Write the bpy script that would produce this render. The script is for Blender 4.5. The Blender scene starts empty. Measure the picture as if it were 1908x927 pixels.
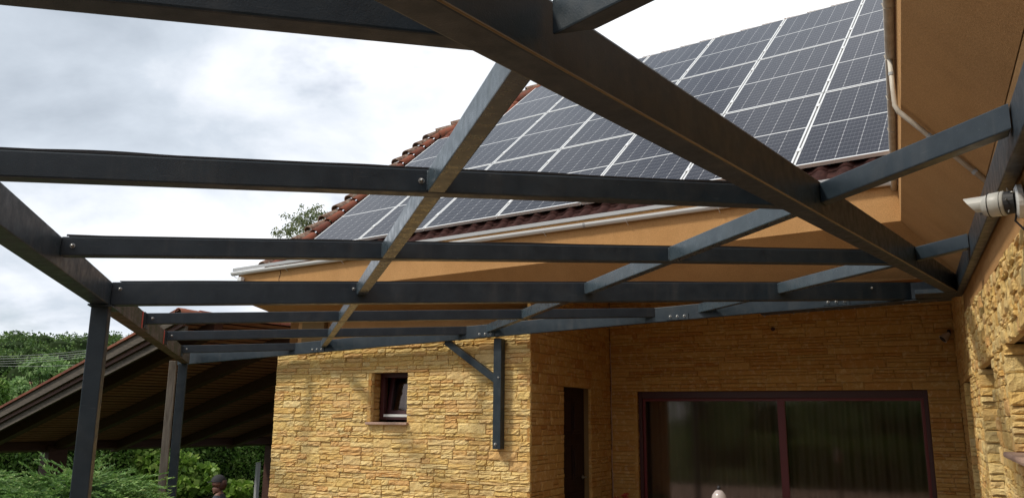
import bpy, bmesh, math, random
import numpy as np
from mathutils import Vector, Matrix
R = math.radians
PI = math.pi
sc = bpy.context.scene
col = sc.collection

# ------------------------------------------------------------------ camera
EYE = 1.75
pitch, roll = R(11.72), R(0.46)
cp, sp, cr, sr = math.cos(pitch), math.sin(pitch), math.cos(roll), math.sin(roll)
right = Vector((cr, -sp*sr, cp*sr)); up = Vector((-sr, -sp*cr, cp*cr)); fwd = Vector((0, cp, sp))
cam = bpy.data.cameras.new('camera'); co = bpy.data.objects.new('camera', cam); col.objects.link(co)
cam.sensor_width = 36; cam.lens = 1500/1908*36; cam.clip_start = .05; cam.clip_end = 3000
M = Matrix((( right.x, up.x, -fwd.x, 0), (right.y, up.y, -fwd.y, 0), (right.z, up.z, -fwd.z, EYE), (0, 0, 0, 1)))
co.matrix_world = M
sc.camera = co
sc.render.resolution_x, sc.render.resolution_y = 1024, 497

# ------------------------------------------------------------------ light
SUN_AZ, SUN_EL = 249.0, 50.0      # compass bearing (0 = +Y, clockwise) the light comes from
sun = bpy.data.lights.new('sun', 'SUN'); so = bpy.data.objects.new('sun', sun); col.objects.link(so)
sun.energy = 3.1; sun.angle = R(7.0); sun.color = (1, .93, .80)
sd = Vector((math.sin(R(SUN_AZ))*math.cos(R(SUN_EL)), math.cos(R(SUN_AZ))*math.cos(R(SUN_EL)), math.sin(R(SUN_EL))))
so.rotation_euler = sd.to_track_quat('Z', 'Y').to_euler()
so.location = (0, 0, 30)

w = bpy.data.worlds.new('World'); sc.world = w; w.use_nodes = True
nt = w.node_tree; nt.nodes.clear()
def N(nt, typ, **kw):
    n = nt.nodes.new(typ)
    for k, v in kw.items():
        if k.startswith('i_'):
            key = k[2:]
            key = int(key) if key.isdigit() else key.replace('_', ' ')
            n.inputs[key].default_value = v
        else: setattr(n, k, v)
    return n
def L(nt, a, b): nt.links.new(a, b)
sky = N(nt, 'ShaderNodeTexSky', sky_type='NISHITA', sun_disc=False, sun_elevation=R(SUN_EL), sun_rotation=R(SUN_AZ), air_density=1.0, dust_density=1.5)
bg1 = N(nt, 'ShaderNodeBackground', i_Strength=0.11)
L(nt, sky.outputs[0], bg1.inputs[0])
tc = N(nt, 'ShaderNodeTexCoord')
sep = N(nt, 'ShaderNodeSeparateXYZ'); L(nt, tc.outputs['Generated'], sep.inputs[0])
mz = N(nt, 'ShaderNodeMath', operation='MAXIMUM', i_1=0.0); L(nt, sep.outputs[2], mz.inputs[0])
az_ = N(nt, 'ShaderNodeMath', operation='ADD', i_1=0.33); L(nt, mz.outputs[0], az_.inputs[0])
dx = N(nt, 'ShaderNodeMath', operation='DIVIDE'); L(nt, sep.outputs[0], dx.inputs[0]); L(nt, az_.outputs[0], dx.inputs[1])
dy = N(nt, 'ShaderNodeMath', operation='DIVIDE'); L(nt, sep.outputs[1], dy.inputs[0]); L(nt, az_.outputs[0], dy.inputs[1])
cmb = N(nt, 'ShaderNodeCombineXYZ'); L(nt, dx.outputs[0], cmb.inputs[0]); L(nt, dy.outputs[0], cmb.inputs[1])
mp = N(nt, 'ShaderNodeMapping'); L(nt, cmb.outputs[0], mp.inputs[0]); mp.inputs['Location'].default_value = (1.75, 0.35, 0)
n1 = N(nt, 'ShaderNodeTexNoise', i_Scale=1.05, i_Detail=7.0, i_Roughness=0.52, i_Distortion=0.35); L(nt, mp.outputs[0], n1.inputs['Vector'])
n2 = N(nt, 'ShaderNodeTexNoise', i_Scale=3.6, i_Detail=8.0, i_Roughness=0.55, i_Distortion=0.3); L(nt, mp.outputs[0], n2.inputs['Vector'])
mixn = N(nt, 'ShaderNodeMath', operation='MULTIPLY_ADD', i_1=0.35); L(nt, n2.outputs[0], mixn.inputs[0]); L(nt, n1.outputs[0], mixn.inputs[2])
cr_ = N(nt, 'ShaderNodeValToRGB'); L(nt, mixn.outputs[0], cr_.inputs[0])
e = cr_.color_ramp.elements
e[0].position = .42; e[0].color = (.42, .48, .56, 1)
e[1].position = .84; e[1].color = (1.30, 1.31, 1.33, 1)
k = e.new(.58); k.color = (.66, .73, .82, 1)
k = e.new(.69); k.color = (.95, .99, 1.06, 1)
bg2 = N(nt, 'ShaderNodeBackground', i_Strength=1.04); L(nt, cr_.outputs[0], bg2.inputs[0])
cov = N(nt, 'ShaderNodeTexNoise', i_Scale=1.6, i_Detail=6.0, i_Roughness=0.6); L(nt, mp.outputs[0], cov.inputs['Vector'])
cvr = N(nt, 'ShaderNodeMapRange'); L(nt, cov.outputs[0], cvr.inputs[0])
cvr.inputs[1].default_value = .30; cvr.inputs[2].default_value = .42; cvr.inputs[3].default_value = .45; cvr.inputs[4].default_value = 1
mx = N(nt, 'ShaderNodeMixShader'); L(nt, cvr.outputs[0], mx.inputs[0]); L(nt, bg1.outputs[0], mx.inputs[1]); L(nt, bg2.outputs[0], mx.inputs[2])
wo = N(nt, 'ShaderNodeOutputWorld'); L(nt, mx.outputs[0], wo.inputs[0])

sc.view_settings.view_transform = 'Standard'; sc.view_settings.look = 'None'
sc.view_settings.exposure = 0.0; sc.view_settings.gamma = 1
sc.render.engine = 'CYCLES'
sc.cycles.max_bounces = 8; sc.cycles.diffuse_bounces = 4; sc.cycles.glossy_bounces = 4; sc.cycles.transparent_max_bounces = 12

rng = random.Random(7)
nrg = np.random.default_rng(11)

# ------------------------------------------------------------------ materials
def mat(name, base=(.5, .5, .5), rough=.6, spec=.5, metal=0.0):
    m = bpy.data.materials.new(name); m.use_nodes = True
    b = m.node_tree.nodes['Principled BSDF']
    b.inputs['Base Color'].default_value = (*base, 1); b.inputs['Roughness'].default_value = rough
    b.inputs['Specular IOR Level'].default_value = spec; b.inputs['Metallic'].default_value = metal
    return m
def bsdf(m): return m.node_tree.nodes['Principled BSDF']
def ramp(m, fac, stops):
    nt = m.node_tree; r = N(nt, 'ShaderNodeValToRGB'); L(nt, fac, r.inputs[0])
    els = r.color_ramp.elements
    els[0].position, els[0].color = stops[0][0], (*stops[0][1], 1)
    els[1].position, els[1].color = stops[-1][0], (*stops[-1][1], 1)
    for p, c in stops[1:-1]:
        x = els.new(p); x.color = (*c, 1)
    return r.outputs[0]
def noise(m, scale, detail=4.0, rough=.55, coord='Object', vec=None, dist=0.0, stretch=None):
    nt = m.node_tree
    if vec is None:
        t = N(nt, 'ShaderNodeTexCoord'); vec = t.outputs[coord]
    if stretch:
        mp = N(nt, 'ShaderNodeMapping'); mp.inputs['Scale'].default_value = stretch; L(nt, vec, mp.inputs[0]); vec = mp.outputs[0]
    n = N(nt, 'ShaderNodeTexNoise', i_Scale=float(scale), i_Detail=float(detail), i_Roughness=rough, i_Distortion=float(dist)); L(nt, vec, n.inputs['Vector'])
    return n.outputs[0]
def wpos(m):
    g = N(m.node_tree, 'ShaderNodeNewGeometry'); return g.outputs['Position']
def bump(m, h, strength, dist=.01, chain=None):
    nt = m.node_tree; b = N(nt, 'ShaderNodeBump', i_Strength=strength, i_Distance=dist); L(nt, h, b.inputs['Height'])
    if chain: L(nt, chain, b.inputs['Normal'])
    L(nt, b.outputs[0], bsdf(m).inputs['Normal']); return b.outputs[0]
def mixc(m, fac, a, b, mode='MIX'):
    nt = m.node_tree; x = N(nt, 'ShaderNodeMix', data_type='RGBA', blend_type=mode)
    def put(s, v):
        if isinstance(v, (tuple, list)): x.inputs[s].default_value = (*v, 1)
        else: L(nt, v, x.inputs[s])
    if isinstance(fac, (int, float)): x.inputs[0].default_value = fac
    else: L(nt, fac, x.inputs[0])
    put(6, a); put(7, b); return x.outputs[2]
def math_(m, op, a, b=None, c=None):
    nt = m.node_tree; x = N(nt, 'ShaderNodeMath', operation=op)
    for i, v in enumerate((a, b, c)):
        if v is None: continue
        if isinstance(v, (int, float)): x.inputs[i].default_value = v
        else: L(nt, v, x.inputs[i])
    return x.outputs[0]
def setc(m, o): L(m.node_tree, o, bsdf(m).inputs['Base Color'])

# ---- split-face stone veneer
def stone_mat(name, relief, cols):
    m = mat(name, rough=.85, spec=.25); nt = m.node_tree
    g = N(nt, 'ShaderNodeNewGeometry'); oi = N(nt, 'ShaderNodeObjectInfo')
    f = math_(m, 'FRACT', math_(m, 'ADD', g.outputs['Random Per Island'], oi.outputs['Random']))
    base = ramp(m, f, cols)
    p = g.outputs['Position']
    mott = noise(m, 9, 5, .65, vec=p)
    c = mixc(m, math_(m, 'MULTIPLY', ramp(m, mott, [(.48, (0, 0, 0)), (.70, (1, 1, 1))]), .42), base, (.56, .29, .10))
    fine = noise(m, 60, 4, .7, vec=p)
    c = mixc(m, .55, c, ramp(m, fine, [(.3, (.68, .65, .60)), (.7, (1, 1, 1))]), 'MULTIPLY')
    pale = noise(m, 17, 3, .6, vec=p, dist=.6)
    c = mixc(m, math_(m, 'MULTIPLY', ramp(m, pale, [(.52, (0, 0, 0)), (.7, (1, 1, 1))]), .35), c, (.74, .60, .34))
    setc(m, c)
    h = math_(m, 'MULTIPLY_ADD', noise(m, 34, 6, .62, vec=p, dist=.5), 1.0, math_(m, 'MULTIPLY', noise(m, 120, 3, .6, vec=p), .35))
    bump(m, h, 1.0, relief)
    return m
STC = [(0, (.78, .54, .19)), (.18, (.83, .62, .27)), (.34, (.76, .49, .16)), (.5, (.86, .67, .32)), (.66, (.80, .57, .21)), (.80, (.74, .44, .17)), (1, (.82, .62, .29))]
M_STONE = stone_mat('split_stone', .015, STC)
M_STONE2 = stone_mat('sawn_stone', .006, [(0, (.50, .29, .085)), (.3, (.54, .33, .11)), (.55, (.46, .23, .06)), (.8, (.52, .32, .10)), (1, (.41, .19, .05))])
M_MORTAR = mat('mortar_bed', (.20, .13, .06), .95, .1)
# ---- stucco
M_STUCCO = mat('ochre_stucco', rough=.95, spec=.15)
p = wpos(M_STUCCO)
c = ramp(M_STUCCO, noise(M_STUCCO, 1.3, 4, .6, vec=p), [(.3, (.52, .285, .115)), (.7, (.59, .335, .145))])
stn = noise(M_STUCCO, 2.2, 6, .65, vec=p, stretch=(1, 1, .35), dist=.5)
c = mixc(M_STUCCO, .55, c, ramp(M_STUCCO, stn, [(.36, (.80, .78, .76)), (.6, (1, 1, 1))]), 'MULTIPLY')
c = mixc(M_STUCCO, .6, c, ramp(M_STUCCO, noise(M_STUCCO, 130, 3, .7, vec=p), [(.32, (.55, .53, .5)), (.62, (1, 1, 1))]), 'MULTIPLY')
setc(M_STUCCO, c)
bump(M_STUCCO, noise(M_STUCCO, 150, 3, .7, vec=p), .9, .006)
# ---- anthracite paint
def steel_mat(name, a, b, rough, spec=.38):
    m = mat(name, rough=rough, spec=spec); p = wpos(m)
    c = ramp(m, noise(m, 6, 6, .65, vec=p), [(.3, a), (.7, b)])
    drip = noise(m, 9, 5, .6, vec=p, stretch=(1, 1, .12))
    c = mixc(m, math_(m, 'MULTIPLY', ramp(m, drip, [(.55, (0, 0, 0)), (.72, (1, 1, 1))]), .20), c, (.10, .095, .09))
    scr = noise(m, 5, 2, .5, vec=p, stretch=(1.5, 1.5, 30), dist=.4)
    c = mixc(m, math_(m, 'MULTIPLY', ramp(m, scr, [(.70, (0, 0, 0)), (.74, (1, 1, 1))]), .25), c, (.12, .13, .14))
    sp_ = noise(m, 75, 3, .65, vec=p)
    c = mixc(m, math_(m, 'MULTIPLY', ramp(m, sp_, [(.66, (0, 0, 0)), (.76, (1, 1, 1))]), .18), c, (.22, .23, .24))
    dust = noise(m, 2.2, 7, .7, vec=p, dist=1.2)
    c = mixc(m, math_(m, 'MULTIPLY', ramp(m, dust, [(.52, (0, 0, 0)), (.75, (1, 1, 1))]), .14), c, (.13, .12, .105))
    setc(m, c)
    r = ramp(m, noise(m, 18, 5, .6, vec=p), [(.3, (rough-.08,)*3), (.7, (rough+.16,)*3)])
    L(m.node_tree, r, bsdf(m).inputs['Roughness'])
    bump(m, noise(m, 260, 2, .5, vec=p), .25, .0015)
    return m
M_STEEL = steel_mat('anthracite_steel', (.011, .019, .027), (.023, .034, .044), .38)
M_ZINC = steel_mat('anthracite_steel_pale', (.026, .040, .052), (.050, .070, .084), .27, .5)  # paler, glossier steel paint for purlins and weld beads
M_RUBBER = mat('black_rubber', (.012, .012, .015), .6)
M_BOLT = mat('zinc_bolt', (.34, .34, .33), .42, metal=1.0)
M_EDGE_HIGHLIGHT = mat('painted_edge_highlight', (.17, .125, .075), .8)  # tan colour of the painted highlight on the hip beam edge
M_WIRE = mat('cable_sheath', (.33, .34, .34), .7)
M_RED = mat('red_primer', (.42, .045, .03), .6)
# ---- weathered wood
def wood(name, a, b, rough=.85, moss=None, axis=(1, 1, 14)):
    m = mat(name, rough=rough, spec=.2); 
    t = N(m.node_tree, 'ShaderNodeTexCoord')
    g = noise(m, 3.0, 6, .7, vec=t.outputs['Object'], stretch=axis, dist=.3)
    c = ramp(m, g, [(.28, a), (.72, b)])
    if moss:
        c = mixc(m, ramp(m, noise(m, 5, 6, .7, vec=wpos(m)), [(.42, (0, 0, 0)), (.6, (1, 1, 1))]), c, moss)
    setc(m, c); bump(m, g, .7, .006); return m
M_OLDWOOD = wood('grey_old_wood', (.075, .062, .05), (.24, .21, .175), axis=(14, 14, 1.2))
M_OLDBEAM = wood('mossy_beam_wood', (.055, .042, .034), (.16, .125, .10), moss=(.05, .048, .02), axis=(6, 1, 18))
M_BARGE = wood('grey_barge_wood', (.045, .037, .031), (.13, .11, .09), axis=(1.5, 1.5, 20))
M_DARKWOOD = wood('dark_brown_wood', (.05, .024, .02), (.095, .048, .038), rough=.6, axis=(1, 1, 12))
M_LATH = wood('red_brown_boards', (.30, .125, .10), (.44, .225, .18), axis=(2, 2, 14))
M_FRAME = mat('maroon_frame', (.13, .012, .016), .4)
M_FRAMED = mat('dark_maroon_frame', (.05, .010, .012), .45)
M_DOOR = wood('dark_door_wood', (.016, .008, .008), (.032, .015, .013), rough=.45, axis=(8, 8, 1))
M_WHITE = mat('white_coated_metal', (.62, .63, .63), .4)
M_GREYW = mat('grey_flashing', (.36, .37, .38), .45)
M_PIPE = mat('beige_pipe', (.46, .40, .33), .5)
setc(M_PIPE, ramp(M_PIPE, noise(M_PIPE, 12, 4, .6, vec=wpos(M_PIPE)), [(.3, (.40, .34, .27)), (.7, (.60, .56, .49))]))
M_SILL = mat('pink_stone_sill', (.42, .27, .20), .6)
setc(M_SILL, ramp(M_SILL, noise(M_SILL, 60, 4, .7, vec=wpos(M_SILL)), [(.3, (.30, .18, .14)), (.7, (.52, .36, .27))]))
# ---- roof tile
M_TILE = mat('clay_tile', rough=.85, spec=.2)
g = N(M_TILE.node_tree, 'ShaderNodeNewGeometry'); oi = N(M_TILE.node_tree, 'ShaderNodeObjectInfo')
f = math_(M_TILE, 'FRACT', math_(M_TILE, 'ADD', g.outputs['Random Per Island'], oi.outputs['Random']))
c = ramp(M_TILE, f, [(0, (.17, .055, .034)), (.5, (.23, .078, .046)), (1, (.13, .042, .03))])
c = mixc(M_TILE, ramp(M_TILE, noise(M_TILE, 13, 6, .75, vec=g.outputs['Position']), [(.50, (0, 0, 0)), (.68, (.85, .85, .85))]), c, (.10, .085, .065))
setc(M_TILE, c); bump(M_TILE, noise(M_TILE, 90, 4, .6, vec=g.outputs['Position']), .5, .004)
M_OLDTILE = mat('lichen_tile', rough=.95, spec=.1)
p = wpos(M_OLDTILE)
setc(M_OLDTILE, ramp(M_OLDTILE, noise(M_OLDTILE, 16, 6, .75, vec=p), [(.36, (.09, .06, .05)), (.5, (.20, .12, .09)), (.62, (.30, .27, .22)), (.75, (.10, .08, .07))]))
bump(M_OLDTILE, noise(M_OLDTILE, 60, 4, .7, vec=p), .8, .01)
# ---- glass
def glass(name, tint, amount, ior=1.5, haze=0.0):
    m = bpy.data.materials.new(name); m.use_nodes = True; nt = m.node_tree; nt.nodes.clear()
    tr = N(nt, 'ShaderNodeBsdfTransparent'); tr.inputs[0].default_value = (*tint, 1)
    gl = N(nt, 'ShaderNodeBsdfGlossy', i_Roughness=0.06); gl.inputs['Color'].default_value = (.95, .80, .76, 1); fr = N(nt, 'ShaderNodeFresnel', i_IOR=ior)
    mm = N(nt, 'ShaderNodeMath', operation='MULTIPLY', i_1=amount); L(nt, fr.outputs[0], mm.inputs[0])
    mx = N(nt, 'ShaderNodeMixShader'); L(nt, mm.outputs[0], mx.inputs[0]); L(nt, tr.outputs[0], mx.inputs[1]); L(nt, gl.outputs[0], mx.inputs[2])
    o = N(nt, 'ShaderNodeOutputMaterial'); L(nt, mx.outputs[0], o.inputs[0]); return m
M_GLASS = glass('window_glass', (.66, .64, .60), 2.0)
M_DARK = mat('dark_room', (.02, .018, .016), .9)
M_CURTAIN = mat('dark_net_curtain', (.40, .33, .29), .9)
# ---- solar glass: printed cell grid (object space x across 0..1.17, y up 0..1.95)
M_CELL = mat('solar_cells', rough=.12, spec=.2)
def cell_setup():
    m = M_CELL; nt = m.node_tree
    t = N(nt, 'ShaderNodeTexCoord'); s = N(nt, 'ShaderNodeSeparateXYZ'); L(nt, t.outputs['Object'], s.inputs[0])
    x, y = s.outputs[0], s.outputs[1]
    def line(v, period, width):   # 1 on the line
        fr = math_(m, 'FRACT', math_(m, 'DIVIDE', v, period))
        d = math_(m, 'ABSOLUTE', math_(m, 'SUBTRACT', fr, .5))
        return math_(m, 'GREATER_THAN', d, .5-width/period/2), d
    px, py = 1.15/6, (1.935/2)/10
    lx, dxx = line(x, px, .007)
    ly, dyy = line(y, py, .0032)
    bus, _ = line(x, px/5, .0016)
    tip = math_(m, 'GREATER_THAN', math_(m, 'ADD', dxx, math_(m, 'MULTIPLY', dyy, .45)), .5+.5*.45-.045)
    mid = math_(m, 'LESS_THAN', math_(m, 'ABSOLUTE', math_(m, 'SUBTRACT', y, 1.955/2)), .011)
    c = mixc(m, noise(m, 3, 2, .5, vec=t.outputs['Object']), (.010, .011, .020), (.017, .018, .028))
    c = mixc(m, math_(m, 'MULTIPLY', bus, .30), c, (.30, .31, .33))
    c = mixc(m, math_(m, 'MULTIPLY', ly, .55), c, (.42, .43, .45))
    c = mixc(m, math_(m, 'MULTIPLY', lx, .34), c, (.5, .5, .52))
    c = mixc(m, tip, c, (.40, .41, .43))
    c = mixc(m, mid, c, (.50, .51, .52))
    setc(m, c)
cell_setup()
M_ALU = mat('anodised_aluminium', (.74, .75, .75), .35, metal=.35)
M_UNDER = mat('panel_backsheet', (.05, .05, .055), .6)
# ---- ground
M_TERR = mat('terracotta_paving', rough=.75)
p = wpos(M_TERR); setc(M_TERR, ramp(M_TERR, noise(M_TERR, 3, 6, .6, vec=p), [(.3, (.17, .115, .085)), (.7, (.24, .17, .13))]))
M_GRASS = mat('garden_grass', rough=.95, spec=.1)
p = wpos(M_GRASS); setc(M_GRASS, ramp(M_GRASS, noise(M_GRASS, .8, 8, .7, vec=p), [(.3, (.03, .05, .015)), (.7, (.075, .10, .03))])); bump(M_GRASS, noise(M_GRASS, 40, 4, .7, vec=p), 1, .05)
def leafmat(name, stops, trans=.35, rough=.55, spot=None):
    m = mat(name, rough=rough, spec=.35); nt = m.node_tree
    g = N(nt, 'ShaderNodeNewGeometry')
    c = ramp(m, g.outputs['Random Per Island'], stops)
    cl = noise(m, spot or 1.2, 3, .6, vec=g.outputs['Position'])
    c = mixc(m, .7, c, ramp(m, cl, [(.35, (.55, .62, .6)), (.65, (1.1, 1.1, 1.0))]), 'MULTIPLY')
    setc(m, c)
    tl = N(nt, 'ShaderNodeBsdfTranslucent'); L(nt, c, tl.inputs[0])
    mx = N(nt, 'ShaderNodeMixShader'); mx.inputs[0].default_value = trans
    L(nt, bsdf(m).outputs[0], mx.inputs[1]); L(nt, tl.outputs[0], mx.inputs[2])
    L(nt, mx.outputs[0], nt.nodes['Material Output'].inputs[0]); return m
M_JUN = leafmat('juniper_needles', [(0, (.09, .18, .045)), (.5, (.14, .27, .065)), (.85, (.22, .36, .10)), (1, (.36, .45, .18))], .3, .6, 2.0)
M_HEDGE = leafmat('hedge_leaves', [(0, (.07, .15, .03)), (.5, (.13, .25, .045)), (.85, (.22, .35, .08)), (1, (.40, .50, .20))], .45, .4)
M_VINE = leafmat('vine_leaves', [(0, (.12, .22, .03)), (.5, (.20, .34, .05)), (1, (.36, .46, .12))], .4, .45)
M_TREE = leafmat('tree_leaves', [(0, (.07, .14, .04)), (.5, (.12, .22, .06)), (1, (.22, .33, .13))], .35, .5, .7)
M_FOREST = leafmat('forest_leaves', [(0, (.04, .085, .02)), (.5, (.075, .145, .03)), (1, (.14, .21, .05))], .2, .7, .11)
M_WALNUT = leafmat('walnut_leaves', [(0, (.10, .20, .06)), (.5, (.19, .32, .10)), (1, (.32, .44, .20))], .4, .5, .7)
M_BIRCH = leafmat('birch_leaves', [(0, (.08, .11, .04)), (.5, (.15, .19, .07)), (1, (.28, .29, .15))], .35, .5)
M_CORE = mat('shaded_crown_core', (.018, .030, .010), .95, .05)  # dark filler inside crowns and hedges; inner shade put into the colour
M_JCORE = mat('shaded_juniper_core', (.03, .06, .022), .95, .05)  # dark filler mounds inside the juniper, inner shade painted in
M_BARK = wood('bark', (.05, .04, .03), (.14, .11, .08), axis=(6, 6, 1))
M_BIRCHBARK = mat('birch_bark', (.45, .43, .40), .8)

# ------------------------------------------------------------------ helpers
def azv(a): return Vector((math.sin(R(a)), math.cos(R(a)), 0))
HX, HY = azv(116.7), azv(26.7)             # the house: along the walls, into the house
def H(u, v, z): return HX*u + HY*v + Vector((0, 0, z))

class MB:
    def __init__(s): s.v = []; s.f = []
    def add(s, vs, fs):
        o = len(s.v); s.v += [tuple(x) for x in vs]; s.f += [tuple(o+i for i in f) for f in fs]; return s
    def box(s, c, ax, ay, az, hx, hy, hz):
        c = Vector(c); vs = []
        for k in (-1, 1):
            for j in (-1, 1):
                for i in (-1, 1): vs.append(c + ax*hx*i + ay*hy*j + az*hz*k)
        return s.add(vs, [(0, 2, 3, 1), (4, 5, 7, 6), (0, 1, 5, 4), (2, 6, 7, 3), (0, 4, 6, 2), (1, 3, 7, 5)])
    def hbox(s, u0, u1, v0, v1, z0, z1):       # box in the house frame
        return s.box(H((u0+u1)/2, (v0+v1)/2, (z0+z1)/2), HX, HY, Vector((0, 0, 1)), (u1-u0)/2, (v1-v0)/2, (z1-z0)/2)
    def hexa(s, b, t): # four bottom, four top corners
        return s.add(list(b)+list(t), [(3, 2, 1, 0), (4, 5, 6, 7), (0, 1, 5, 4), (1, 2, 6, 5), (2, 3, 7, 6), (3, 0, 4, 7)])
    def tube(s, pts, r, n=10, cap=True):
        pts = [Vector(p) for p in pts]; rs = r if isinstance(r, (list, tuple)) else [r]*len(pts)
        o = len(s.v)
        prev = None
        for i, p in enumerate(pts):
            a = pts[max(0, i-1)]; b = pts[min(len(pts)-1, i+1)]; d = (b-a).normalized()
            if prev is None:
                x = d.orthogonal().normalized()
            else:
                x = (prev - d*prev.dot(d)).normalized()
            prev = x; y = d.cross(x)
            for k in range(n):
                t = 2*PI*k/n; s.v.append(tuple(p + (x*math.cos(t)+y*math.sin(t))*rs[i]))
        for i in range(len(pts)-1):
            for k in range(n):
                a = o+i*n+k; b = o+i*n+(k+1) % n; s.f.append((a, b, b+n, a+n))
        if cap:
            s.f.append(tuple(o+k for k in reversed(range(n)))); e = o+(len(pts)-1)*n; s.f.append(tuple(e+k for k in range(n)))
        return s
    def build(s, name, m, parent=None, bevel=0, smooth=False, root=None):
        me = bpy.data.meshes.new(name)
        off = Vector((0, 0, 0))
        q = parent
        while q is not None: off += q.location; q = q.parent
        vs = [(a-off.x, b-off.y, c-off.z) for a, b, c in s.v]
        me.from_pydata(vs, [], s.f)
        if bevel:
            bm = bmesh.new(); bm.from_mesh(me)
            bmesh.ops.recalc_face_normals(bm, faces=bm.faces)
            bmesh.ops.bevel(bm, geom=[e for e in bm.edges if len(e.link_faces) == 2 and e.calc_face_angle(0) > .6], offset=bevel, segments=2, affect='EDGES', profile=.6)
            bm.to_mesh(me); bm.free()
        else:
            bm = bmesh.new(); bm.from_mesh(me); bmesh.ops.recalc_face_normals(bm, faces=bm.faces); bm.to_mesh(me); bm.free()
        if smooth:
            for p in me.polygons: p.use_smooth = True
        if m is not None: me.materials.append(m)
        o = bpy.data.objects.new(name, me); col.objects.link(o)
        if parent is not None: o.parent = parent
        return o
def tag(o, label=None, cat=None, group=None, kind=None):
    if label: o['label'] = label
    if cat: o['category'] = cat
    if group: o['group'] = group
    if kind: o['kind'] = kind
    return o
def thing(name, loc, label, cat, group=None, rz=0):
    o = bpy.data.objects.new(name, None); col.objects.link(o); o.location = loc; o.rotation_euler.z = rz; o.empty_display_size = .2
    return tag(o, label, cat, group)
def bulk(name, verts, faces_n, k, m, parent=None, smooth=False):
    """fast mesh: verts (n,3) array; faces all with k corners, in order"""
    me = bpy.data.meshes.new(name); verts = np.asarray(verts, dtype=np.float32)
    if parent is not None:
        off = Vector((0, 0, 0)); q = parent
        while q is not None: off += q.location; q = q.parent
        verts = verts - np.array(off, dtype=np.float32)
    idx = np.asarray(faces_n, dtype=np.int32).reshape(-1)
    me.vertices.add(len(verts)); me.vertices.foreach_set('co', verts.reshape(-1))
    nf = len(idx)//k
    me.loops.add(len(idx)); me.loops.foreach_set('vertex_index', idx)
    me.polygons.add(nf); me.polygons.foreach_set('loop_start', np.arange(nf, dtype=np.int32)*k); me.polygons.foreach_set('loop_total', np.full(nf, k, dtype=np.int32))
    me.update(calc_edges=True); me.validate()
    if smooth: me.polygons.foreach_set('use_smooth', np.ones(nf, dtype=bool))
    me.materials.append(m)
    o = bpy.data.objects.new(name, me); col.objects.link(o)
    if parent is not None: o.parent = parent
    return o
Z = Vector((0, 0, 1))

# ------------------------------------------------------------------ ground
def grid_ground():
    # one sheet to the horizon: garden at -0.8 m near the house, a wooded hillside rising far away to the north-west
    xs = np.concatenate([np.linspace(-900, -60, 22), np.linspace(-50, 60, 23), np.linspace(80, 900, 18)])
    ys = np.concatenate([np.linspace(-900, -40, 18), np.linspace(-30, 60, 19), np.linspace(70, 1200, 45)])
    V = []; F = []
    for y in ys:
        for x in xs:
            V.append((x, y, hill(x, y)))
    n = len(xs)
    for j in range(len(ys)-1):
        for i in range(n-1): F.append((j*n+i, j*n+i+1, (j+1)*n+i+1, (j+1)*n+i))
    mb = MB(); mb.v = V; mb.f = F
    o = mb.build('ground', M_GRASS, smooth=True); tag(o, kind='structure'); return o
def hill(x, y):
    d = math.hypot(x, y)
    h = -.82
    if y > 90:
        t = min(1, (y-90)/120.0); h += 11.8*t*t*(3-2*t) * (1.0-.16*math.sin(x*.02+.6)*1.0)
    return h
grid_ground()
# terrace slab (right of the posts), paved
T0 = MB()
def G2(s, t): return Vector((-2.5116, 4.9, 0)) + Vector((-.27564, .96126, 0))*s + Vector((.94913, .31489, 0))*t
c4 = [G2(-9, -.35), G2(6.4, -.35), G2(9, 3), G2(9, 14), G2(-9, 14)]
T0.add([v+Z*-.9 for v in c4]+[v+Z*-.03 for v in c4], [(4, 3, 2, 1, 0), (5, 6, 7, 8, 9)]+[(i, (i+1) % 5, 5+(i+1) % 5, 5+i) for i in range(5)])
terr = T0.build('terrace', M_MORTAR); tag(terr, kind='structure')
pv = MB(); cnt = 0
for i in range(-12, 11):
    for j in range(0, 16):
        a = H(i*.6-2.6, j*.6-1.0, 0)
        pv.hbox(i*.6-2.6+.004, i*.6-2.0-.004, j*.6-1.0+.004, j*.6-.4-.004, -.028, .0+rng.uniform(-.002, .001))
po = pv.build('paving_tile', M_TERR, terr); tag(po, kind='stuff')

# ------------------------------------------------------------------ pergola frame of reference
PO = Vector((-2.5116, 4.9, .6518+EYE)); PD = Vector((-.27564, .96126, 0)); RH = Vector((.94913, .31489, 0)); TAN = .0583926
def G(s, t, z=0.0): return PO + PD*s + RH*t + Z*(TAN*t + z)
TOP = .145; LOW = TOP-.09
def st(p):
    d = p-PO; a = np.array([[PD.x, RH.x], [PD.y, RH.y]]); r = np.linalg.solve(a, [d.x, d.y]); return r[0], r[1]
perg = thing('steel_pergola', (-2.51, 4.9, 0), 'dark grey steel pergola frame without roofing, fixed to the stone house', 'pergola')
def beam(name, a0, a1, b0, b1, z0, z1, m=M_STEEL, bevel=.004, parent=None):
    """a0,a1: the two plan points (s,t) of the near face; b0,b1 of the far face"""
    mb = MB(); mb.hexa([G(*a0, z0), G(*a1, z0), G(*b1, z0), G(*b0, z0)], [G(*a0, z1), G(*a1, z1), G(*b1, z1), G(*b0, z1)])
    return mb.build(name, m, parent or perg, bevel=bevel)
def bolt(p, d, r=.011, parent=None, washer=True):
    mb = MB(); d = Vector(d).normalized(); p = Vector(p)
    if washer: mb.tube([p, p+d*.003], r*1.45, 12)
    mb.tube([p+d*.0032, p+d*.010, p+d*.014, p+d*.0165], [r, r*.95, r*.7, r*.2], 10)
    return mb.build('bolt', M_BOLT, parent or perg, smooth=False)
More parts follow.
